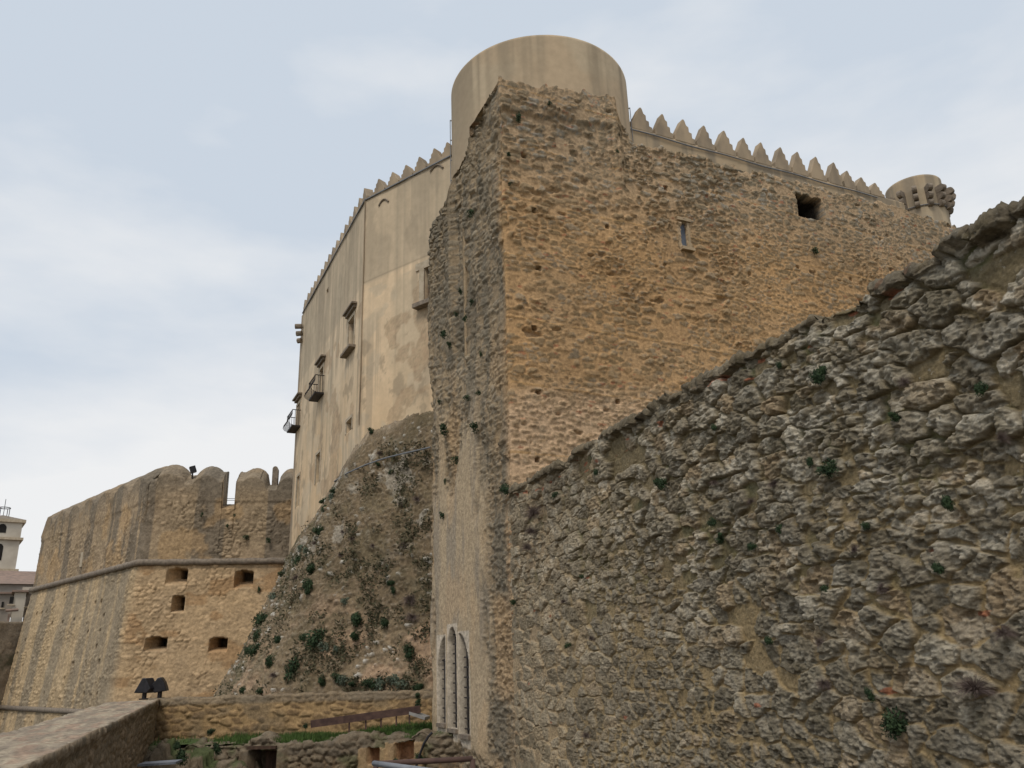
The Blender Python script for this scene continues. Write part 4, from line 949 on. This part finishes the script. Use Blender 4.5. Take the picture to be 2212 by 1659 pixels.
    dv = p1 - p0; hl = math.hypot(dv[0], dv[1]); mb = MB(); mb.box((p0 + p1) / 2, (np.linalg.norm(dv), .14, .24), (dv[0] / hl, dv[1] / hl), tilt=math.atan2(dv[2], hl))
    root = empty('steel_beam', p0, 'long rusty brown steel beam leaning along the low ochre wall', 'beam'); mb.build('girder', M_RUST, root)
    mb = MB()
    for k_ in (.35, .5, .64, .78, .9): q = p0 + dv * k_; mb.box((q[0], q[1], q[2] - .25), (.05, .05, .34), (1, 0))
    mb.build('support', M_RUST, root)
    q = at(906, 1545, 30.7); tag(MB().box(q, (.62, .5, .1), (1, -.25), tilt=-.3).build('stone_slab', pmat('grey_slab', (.30, .29, .27), (.22, .21, .2), 5)), 'small grey slab lying in the grass against the buttress', 'slab')
    q = at(346, 1648, 27.5); mb = MB(); mb.box(q, (1.05, .65, .06), (1, .1), tilt=.02); tag(mb.build('metal_grating', pmat('galvanised', (.27, .29, .33), (.18, .20, .23), 12, .5, .3)), 'flat grey metal grating among the ruins beside the parapet', 'grating')
    pts = [at(x, y, 26.6) for x, y in ((934, 1582), (926, 1590), (916, 1606), (909, 1624), (903, 1645), (896, 1662))]; tag(MB().tube(pts, .04, 6).build('hose', M_BLACK), 'black hose curving down from the foot of the lancet windows', 'hose')
ruins()

# ================================================================== railing
def railing():
    root = empty('railing', (-1.0, 9.1, 0), 'dark brown tubular metal railing at the bottom edge below the lancet windows', 'railing')
    a, b = hz(812, 1650, 1.0), hz(1021, 1639, 1.0); a, b = at(812, 1650, 8.9), at(1021, 1639, 8.75)
    MB().tube([a, b], .026, 8).build('top_rail', M_RUST, root, True)
    MB().tube([b, b - np.array([0, 0, 1.0])], .026, 8).build('post', M_RUST, root, True)
    MB().tube([a, a - np.array([0, 0, 1.0])], .026, 8).build('post', M_RUST, root, True)
    d = b - a
    for k_ in (.12, .3): mb = MB().tube([a + d * .5 - np.array([0, 0, k_]), b - np.array([0, 0, k_])], .010, 6).build('mid_rail', M_RUST, root)
    for f_ in (.86, .90): MB().tube([a + d * f_ - np.array([0, 0, .10]), a + d * f_ - np.array([0, 0, .5])], .012, 6).build('hook', M_RUST, root)
    c = at(808, 1649, 8.7); e = at(940, 1668, 6.8)
    r2 = empty('stair_handrail', (e[0], e[1], 0), 'grey steel handrail slanting down just below the brown railing', 'handrail')
    MB().tube([c, e], .026, 8).build('rail', M_CABLE, r2, True); MB().tube([e, (e[0], e[1], 0)], .026, 8).build('post', M_CABLE, r2, True)
railing()

# ================================================================== floodlights on the parapet corner
def floods():
    for (x, y, yaw, lab) in ((314, 1482, -.75, 'left one of two black floodlights on the far corner of the parapet'), (347, 1481, .75, 'right one of two black floodlights on the far corner of the parapet')):
        R_ = math.hypot(*c_in[:2]) + .4; p = at(x, y, R_); base = np.array([p[0], p[1], PZ + .02])
        root = empty('floodlight', base, lab, 'floodlight', 'floodlights on the parapet corner')
        ax = np.array([math.cos(yaw * .6), math.sin(yaw * .6) * .5]); ax /= np.linalg.norm(ax)
        mb = MB(); s = 1 if yaw > 0 else -1
        prof = [(-.36, -.26), (.30, -.26), (.36, -.12), (.05, .30), (-.08, .30), (-.36, -.12)]
        prof = [(-.38, -.24), (.20, -.26), (.36, -.10), (.10, .30), (-.06, .30)] if s < 0 else [(.34, -.20), (-.12, -.26), (-.32, -.08), (-.04, .30), (.08, .32), (.22, .12)]
        mb.prism(prof, p - np.array([0, .25, 0]), (ax[0], ax[1], 0), (0, 0, 1), (-.1 * s, .5, 0)); o = mb.build('housing', M_BLACK, root)
        bv = o.modifiers.new('b', 'BEVEL'); bv.width = .03; bv.segments = 2
        mb = MB(); mb.tube([base, base + np.array([0, 0, .34])], .09, 8); mb.box(base + np.array([0, 0, .03]), (.3, .25, .05)); mb.build('bracket', M_IRON, root)
floods()

# ================================================================== town at the far left
def town():
    R_ = 118.0
    def bx(mb, x0, y0, x1, y1, R_, dep=5): 
        a = at(x0, y1, R_); b = at(x1, y1, R_); z1 = at((x0 + x1) / 2, y0, R_)[2]; d = (b - a); w = math.hypot(d[0], d[1]); c = (a + b) / 2; dd = d[:2] / w; nn_ = np.array([-dd[1], dd[0]])
        z0 = a[2]; mb.box((c[0] + nn_[0] * dep / 2, c[1] + nn_[1] * dep / 2, (z0 + z1) / 2), (w, dep, z1 - z0), dd); return a, b, z0, z1, dd
    # bell tower, seen on the edge
    c = at(-16, 1250, R_); zt = at(8, 1128, R_)[2]; root = empty('bell_tower', (c[0], c[1], -12), 'pale square bell tower with cornices and pyramid roof at the far left edge', 'bell tower')
    ax = np.array([math.cos(.62), math.sin(.62)]); z = lambda y: at(10, y, R_)[2]
    hw = 2.75 * R_ / 118
    MB().box((c[0], c[1], (z(1235) - 14) / 2 + z(1235) / 2 * 0 + 0), (hw * 2, hw * 2, 1), ax)
    mb = MB(); mb.box((c[0], c[1], (z(1128) + (-12)) / 2), (hw * 1.5, hw * 1.5, z(1128) + 12), ax); mb.build('shaft', M_WHITE, root)
    for y, ov, th in ((1130, .32, .35), (1168, .32, .30), (1236, .34, .35)):
        MB().box((c[0], c[1], z(y)), (hw * 1.5 + ov * 2, hw * 1.5 + ov * 2, th), ax).build('cornice', M_TRIM, root)
    mb = MB(); h = hw * .75 + .3; zz = z(1127); ay = np.array([-ax[1], ax[0]]); P = [(*(c[:2] + ax * h * a + ay * h * b), zz) for a, b in ((-1, -1), (1, -1), (1, 1), (-1, 1))] + [(c[0], c[1], z(1113))]
    mb.add(P, [(3, 2, 1, 0), (0, 1, 4), (1, 2, 4), (2, 3, 4), (3, 0, 4)]); mb.build('roof', M_TRIMD, root)
    for y0, y1 in ((1138, 1156), (1180, 1215)):
        for f_, s_ in ((ax, 1), (ay, -1)):
            o_ = c[:2] + f_ * s_ * (hw * .75 + .01); w_ = .9; t_ = ay if f_ is ax else ax
            prof = [(-w_ / 2, z(y1)), (w_ / 2, z(y1)), (w_ / 2, z(y0) - .4)] + [(w_ / 2 * math.cos(a), z(y0) - .4 + .45 * math.sin(a)) for a in np.linspace(.3, math.pi - .3, 5)] + [(-w_ / 2, z(y0) - .4)]
            MB().prism(prof, (o_[0], o_[1], 0), (t_[0], t_[1], 0), (0, 0, 1), (f_[0] * s_ * .03, f_[1] * s_ * .03, 0)).build('belfry_opening', M_DARK, root)
    mb = MB(); zz = z(1113) - .2
    for a in (0, 1.57, 3.14, 4.71): mb.tube([(c[0] + .7 * math.cos(a), c[1] + .7 * math.sin(a), zz - .2), (c[0] + .7 * math.cos(a), c[1] + .7 * math.sin(a), zz + 1.1)], .05, 4)
    mb.tube([(c[0] + .7 * math.cos(a), c[1] + .7 * math.sin(a), zz + 1.1) for a in np.linspace(0, 6.28, 9)], .05, 4); mb.tube([(c[0], c[1], zz), (c[0], c[1], zz + 2.2)], .04, 4); mb.build('bell_cage', M_IRON, root)
    # church
    root = empty('church', at(40, 1300, 112), 'long church with reddish tiled roof beside the bell tower', 'church')
    mb = MB(); a, b, z0, z1, dd = bx(mb, -60, 1262, 120, 1320, 108, 12); mb.build('church_wall', M_GREYR, root)
    nn_ = np.array([-dd[1], dd[0]]); L_ = np.linalg.norm((b - a)[:2]); zr = at(50, 1234, 114)[2]
    MB().prism([(-.4, z1), (12.4, z1), (6.0, zr)], (a[0] - dd[0] * .3, a[1] - dd[1] * .3, 0), (nn_[0], nn_[1], 0), (0, 0, 1), (dd[0] * (L_ + .6), dd[1] * (L_ + .6), 0)).build('roof', M_ROOF, root)
    # houses
    for (x0, y0, x1, y1, R2, m, lab, wins) in (
        (-30, 1283, 14, 1345, 100, M_GREYR, 'grey rendered house at the left picture edge below the bell tower', ((2, 1300, 9, 1312),)),
        (15, 1279, 41, 1345, 97, M_WHITE, 'cream house with one square dark window and balcony slab below the church', ((19.5, 1289, 30.5, 1304), (15, 1326, 22, 1342))),
        (42, 1276, 72, 1345, 99, M_GREYR, 'grey brown house with air conditioning units beside the bastion wall', ((48, 1296, 54, 1312), (60, 1300, 66, 1315)))):
        c_ = at((x0 + x1) / 2, y1, R2); root = empty('house', (c_[0], c_[1], c_[2]), lab, 'house', 'houses of the town'); mb = MB(); a, b, z0, z1, dd = bx(mb, x0, y0, x1, y1 + 40, R2, 6); mb.build('wall', m, root)
        nn_ = np.array([-dd[1], dd[0]]); mid = (a + b) / 2
        MB().box((mid[0] + nn_[0] * 2.9, mid[1] + nn_[1] * 2.9, z1 + .1), (np.linalg.norm((b - a)[:2]) + .5, 6.4, .18), dd).build('roof', M_ROOF, root)
        for wx0, wy0, wx1, wy1 in wins:
            p, q = at(wx0, wy1, R2 - .06), at(wx1, wy0, R2 - .06); f = MB().box(((p[0] + q[0]) / 2, (p[1] + q[1]) / 2, (p[2] + q[2]) / 2), (np.linalg.norm((q - p)[:2]), .1, q[2] - p[2]), dd).build('window', M_DARK if wy0 < 1320 else M_ROOF, root)
            MB().box(((p[0] + q[0]) / 2, (p[1] + q[1]) / 2, p[2] - .12), (np.linalg.norm((q - p)[:2]) + .3, .35, .12), dd).build('sill', M_TRIM, f)
        if x0 == 15: 
            p, q = at(12, 1319, R2 - .5), at(40, 1317, R2 - .5); MB().tube([p, q], .16, 6).build('balcony_slab', M_ROOF, root)
        if x0 == 42:
            for x, y in ((37, 1325), (46, 1281), (59, 1275)): p = at(x, y, R2 - .6); MB().box(p, (.9, .4, .6), dd).build('air_conditioner', M_WHITE, root)
            p, q = at(40, 1313, R2 - .5), at(68, 1311, R2 - .5); MB().tube([p, q], .1, 6).build('balcony_slab', M_TRIM, root)
    # retaining wall
    pa, pb = at(-60, 1340, 88), at(90, 1336, 92); pl = Plane(pa, math.degrees(math.atan2(*(pb - pa)[:2]))); L_ = np.linalg.norm((pb - pa)[:2]); U = np.arange(0, L_, .2); Zf = np.linspace(-12, pa[2], 90)
    def disp(u, w, front): e, r1, *_ = stones(u, w, .6, .35, 801); return .08 * r1 * sm(e, .05, .3) + .5 * (fbm(u * .3, w * .3, 3, 802) - .5) + (pa[2] - w) * .12, r1
    def colr(u, w, front, r1): return mixc3(mixc3(c3(.20, .165, .125), c3(.28, .23, .17), r1), c3(.07, .075, .045), sm(fbm(u * .6, w * .6, 4, 803), .55, .66) * .7)
    def plan(U_): return pl.p[None] + U_[:, None] * pl.d[None], np.broadcast_to(-pl.n, (len(U_), 2))
    tag(wall('retaining_wall', M_FAR, plan, U, Zf, pa[2], 3, disp, colr, k=1), 'dark weathered retaining wall under the houses at the left edge', 'wall')
    # rough lower bank at the foot of the bastion
town()

# ================================================================== vegetation
def tuft_mesh(name, mat, seed, n, r, flat=.8, leaf=.05, blade=False):
    rnd = random.Random(seed); mb = MB()
    lobes = [(rnd.uniform(-.55, .55) * r, rnd.uniform(-.3, .3) * r, rnd.uniform(-.45, .5) * r * flat, rnd.uniform(.35, .7) * r) for _ in range(6)]
    for lx, ly, lz, lr in lobes: mb.tube([(0, 0, -.3 * r), (lx * .5, ly * .5, lz * .5), (lx, ly, lz)], .012 * r, 3)
    for _ in range(n):
        if blade:
            a = rnd.uniform(0, 6.28); e = rnd.uniform(-.5, 1.3); l = r * rnd.uniform(.5, 1.25); d = np.array([math.cos(a) * math.cos(e), math.sin(a) * math.cos(e) * .7 - .25, math.sin(e) * .8]); w = leaf * .3
            s = np.cross(d, (rnd.uniform(-1, 1), .3, rnd.uniform(-1, 1))); s = s / (np.linalg.norm(s) + 1e-6) * w; m = d * l * .5 + np.array([0, 0, .05 * r])
            mb.add([-s, s, m + s * .7, d * l + np.array([0, 0, -.12 * l]), m - s * .7], [(0, 1, 2, 4), (4, 2, 3)]); continue
        lx, ly, lz, lr = rnd.choice(lobes)
        v = np.array([rnd.gauss(0, 1), rnd.gauss(0, 1), rnd.gauss(0, 1)]); v /= np.linalg.norm(v); v = v * lr * rnd.uniform(.55, 1.05); c = np.array([lx, ly, lz]) + v * np.array([1, .8, flat])
        a = np.array([rnd.gauss(0, 1), rnd.gauss(0, 1), rnd.gauss(0, 1)]); a /= np.linalg.norm(a); b = np.cross(a, v + 1e-3); b /= np.linalg.norm(b) + 1e-6; l = leaf * rnd.uniform(.6, 1.4)
        mb.add([c - a * l, c + b * l * .5, c + a * l, c - b * l * .5], [(0, 1, 2, 3)])
    return mb
PROTO = {}
def proto(kind):
    if kind not in PROTO:
        nm, mat, args = {'green': ('green_shrub', M_GREEN, dict(n=900, r=.5, leaf=.05)), 'sage': ('grey_shrub', M_SAGE, dict(n=340, r=.5, leaf=.06)), 'dry': ('dry_shrub', M_DRY, dict(n=650, r=.42, leaf=.013, blade=True)),
                         'tuft': ('green_tuft', M_GREEN, dict(n=200, r=.5, leaf=.08, flat=1.1))}[kind]
        vs_ = []
        for k_ in range(3):
            mb = tuft_mesh(nm, mat, 900 + k_ * 7 + len(kind), **args); me = bpy.data.meshes.new(nm); me.from_pydata(mb.v, [], mb.f); me.materials.append(mat); vs_.append(me)
        PROTO[kind] = (nm, vs_)
    return PROTO[kind]
PL = []
def plant(kind, p, size, where, px, group):
    nm, ms = proto(kind); rnd = random.Random(int(px[0] * 7 + px[1]))
    o = bpy.data.objects.new(nm, ms[rnd.randrange(3)]); COL.objects.link(o); o.location = tuple(p); o.rotation_euler = (rnd.uniform(-.3, .3), rnd.uniform(-.5, .5), rnd.uniform(0, 6.28)); o.scale = (size * rnd.uniform(.8, 1.15), size * rnd.uniform(.7, 1), size * rnd.uniform(.8, 1.3))
    if kind == 'dry': o.rotation_euler = (rnd.uniform(-.2, .2), rnd.uniform(-.5, .5), rnd.uniform(-.6, .6))
    o['category'] = 'plant'; o['group'] = group; PL.append((o, kind, where, px, size)); return o
W_MD = 'on the rocky slope'
for kind, pts in (('green', ((630, 1455, 46), (772, 1345, 34), (767, 1372, 26), (688, 1380, 38), (660, 1378, 22), (585, 1428, 26), (565, 1345, 40), (558, 1375, 34), (555, 1402, 26), (665, 1262, 26), (672, 1235, 26), (664, 1278, 18), (645, 1215, 26), (700, 1085, 22), (700, 1100, 18), (720, 1060, 18), (760, 1480, 18), (727, 1466, 24), (695, 1470, 20), (800, 1480, 26), (462, 1470, 22), (525, 1490, 18), (565, 1494, 18), (612, 1240, 22), (880, 1410, 26), (832, 1345, 22), (800, 932, 12), (815, 1003, 10), (844, 1020, 12), (845, 1262, 14), (848, 1275, 12), (505, 1400, 22), (540, 1405, 24), (600, 1385, 20), (690, 1145, 22), (905, 1490, 22))),
                 ('sage', ((665, 1195, 26), (650, 1185, 22), (635, 1210, 24), (745, 1470, 24), (820, 1478, 34), (850, 1470, 30), (870, 1480, 26), (700, 1400, 24), (725, 1405, 20), (590, 1290, 22), (745, 1300, 18), (715, 1075, 20))),
                 ('dry', ((885, 1300, 44), (890, 1335, 36), (870, 1180, 22), (735, 1200, 16), (640, 1250, 22), (560, 1275, 26), (680, 1175, 22), (700, 1040, 20), (760, 1165, 18), (805, 1180, 18), (900, 1080, 20), (820, 980, 16), (590, 1460, 20), (740, 1150, 16), (865, 1090, 16)))):
    for x, y, s in pts:
        h = on_mound(x, y)
        if h is None: continue
        R_ = np.linalg.norm(h[0] - EYE); p = h[0] + (EYE - h[0]) / R_ * .12
        plant(kind, p, s / 1750 * R_ * 1.35, W_MD, (x, y), 'plants rooted on the rocky slope')
for kind, pts in (('green', ((1020, 463, 16), (1012, 690, 14), (977, 725, 22), (982, 748, 14), (1044, 765, 12), (1013, 862, 16), (966, 930, 22), (1031, 925, 22), (1040, 850, 14), (1024, 655, 12), (988, 995, 16), (960, 1115, 18), (1000, 632, 14), (990, 680, 12), (955, 870, 10), (968, 1040, 10))),):
    for x, y, s in pts:
        sc, z = P1.hit(x, y); q = P1.pt(sc, z, .12 + .62 * float(sm(sc, 4.0, 4.4)) * float(sm(z, 11, 17.5))); R_ = np.linalg.norm(q - EYE); plant('tuft', q, s / 1750 * R_ * 1.4, 'on the left face of the buttress', (x, y), 'tufts on the left face of the buttress')
for x, y, s in ((1119, 258, 18), (1097, 337, 12), (1100, 400, 10), (1757, 545, 16), (1186, 228, 9), (1330, 330, 8)):
    sc, z = P2.hit(x, y); q = P2.pt(sc, z, .1); R_ = np.linalg.norm(q - EYE); plant('tuft', q, s / 1750 * R_ * 1.4, 'on the tan rampart face', (x, y), 'tufts on the tan rampart')
for kind, pts in (('green', ((1102, 1060, 26), (1212, 1070, 16), (1119, 1300, 18), (1810, 1012, 42), (1955, 1560, 50), (1793, 815, 34), (1805, 1275, 24), (1440, 1050, 30), (1555, 1128, 20), (1890, 1135, 22), (1710, 1145, 22), (1570, 1165, 24), (1680, 1385, 22), (2075, 1090, 34), (1640, 1180, 18), (1240, 1395, 14), (1270, 1245, 12), (1950, 905, 24), (2140, 840, 26), (1770, 1000, 18), (1900, 1500, 20), (1300, 1020, 14), (1560, 925, 16), (1700, 790, 14), (2050, 1230, 26))),
                 ('dry', ((1165, 1110, 46), (1158, 1150, 40), (1150, 1185, 30), (1690, 1050, 34), (1720, 1250, 34), (1925, 1275, 44), (1800, 1480, 44), (2130, 1490, 90), (2190, 1370, 50), (1790, 1390, 34), (1290, 1380, 24), (1640, 1085, 26), (1975, 830, 34), (2185, 950, 46), (1280, 1590, 26), (1560, 1045, 24), (1865, 1190, 26), (1230, 1300, 18)))):
    for x, y, s in pts:
        sc, z = PW.hit(x, y); q = PW.pt(sc, z, .16); R_ = np.linalg.norm(q - EYE); plant(kind, q, s / 1750 * R_ * 1.35, 'on the dark foreground wall', (x, y), 'plants on the foreground wall')
for x, y, s in ((855, 1660 - 8, 24), (905, 1635, 26), (395, 1640, 40), (380, 1615, 30), (470, 1620, 30), (455, 1580, 22), (660, 1568, 14), (905, 1520, 22), (900, 1505, 18)):
    q = at(x, y, 28.2 if y > 1575 else 31.0); R_ = np.linalg.norm(q - EYE); plant('green', q, s / 1750 * R_, 'among the ruins and grass below the low wall', (x, y), 'plants among the ruins')
for x, y, s in ((492, 1137, 8), (530, 1162, 12), (582, 1168, 13), (438, 1113, 8), (507, 1114, 7), (560, 1276, 12)):
    sc, z = BR.hit(x, y); q = BR.pt(sc, z, .2); R_ = np.linalg.norm(q - EYE); plant('tuft', q, s / 1750 * R_ * 1.4, 'on the bastion front', (x, y), 'tufts on the bastion')
def cover():
    rnd = random.Random(44); mb = MB()
    for _ in range(5200):
        x, y = rnd.uniform(450, 930), rnd.uniform(880, 1505)
        g_ = float(fbm(np.array([x / 38]), np.array([y / 38]), 3, 951)[0])
        if g_ < (.47 if x < 632 - (y - 1150) * .5 + 70 and y > 1120 else .555) + (.05 if y < 1150 else 0) or y < 960: continue
        h = on_mound(x, y)
        if h is None: continue
        R_ = np.linalg.norm(h[0] - EYE); p = h[0] + (EYE - h[0]) / R_ * .10
        for _k in range(7):
            a = np.array([rnd.gauss(0, 1) for _j in range(3)]); a /= np.linalg.norm(a); b = np.cross(a, (rnd.random(), rnd.random(), .3)); b /= np.linalg.norm(b); q = p + np.array([rnd.gauss(0, .10) for _j in range(3)]); l = rnd.uniform(.04, .10)
            mb.add([q - a * l, q + b * l * .5, q + a * l, q - b * l * .5], [(0, 1, 2, 3)])
    tag(mb.build('ground_cover', pmat('dull_weeds', (.12, .105, .06), (.06, .06, .032), 1.5, .9)), 'low dull weeds scattered over the rocky slope below the palace', 'weeds', kind='stuff')
cover()
# labels: by kind, place, height band and order from the left
BY = {}
for rec in PL:
    o, kind, where, px, size = rec; same = sorted([r[3][1] for r in PL if r[2] == where]); n = len(same)
    band = 'upper' if px[1] < same[n // 3] else ('middle' if px[1] < same[2 * n // 3] else 'lower'); BY.setdefault((kind, where, band), []).append(rec)
ORD = ['leftmost', 'second from left', 'third from left', 'fourth from left', 'fifth from left', 'sixth from left', 'seventh from left', 'eighth from left', 'ninth from left', 'tenth from left', '11th from left', '12th from left', '13th from left', '14th from left', '15th from left', '16th from left', '17th from left', '18th from left']
WORD = {'green': 'green shrub', 'tuft': 'small green tuft', 'sage': 'grey-green shrub', 'dry': 'dry brown brush'}
for (kind, where, band), recs in BY.items():
    recs.sort(key=lambda r: r[3][0])
    for i, r in enumerate(recs): r[0]['label'] = ('%s %s, %s part, %s' % (WORD[kind], where, band, ORD[i])) if len(recs) > 1 else '%s %s, alone in its %s part' % (WORD[kind], where, band)
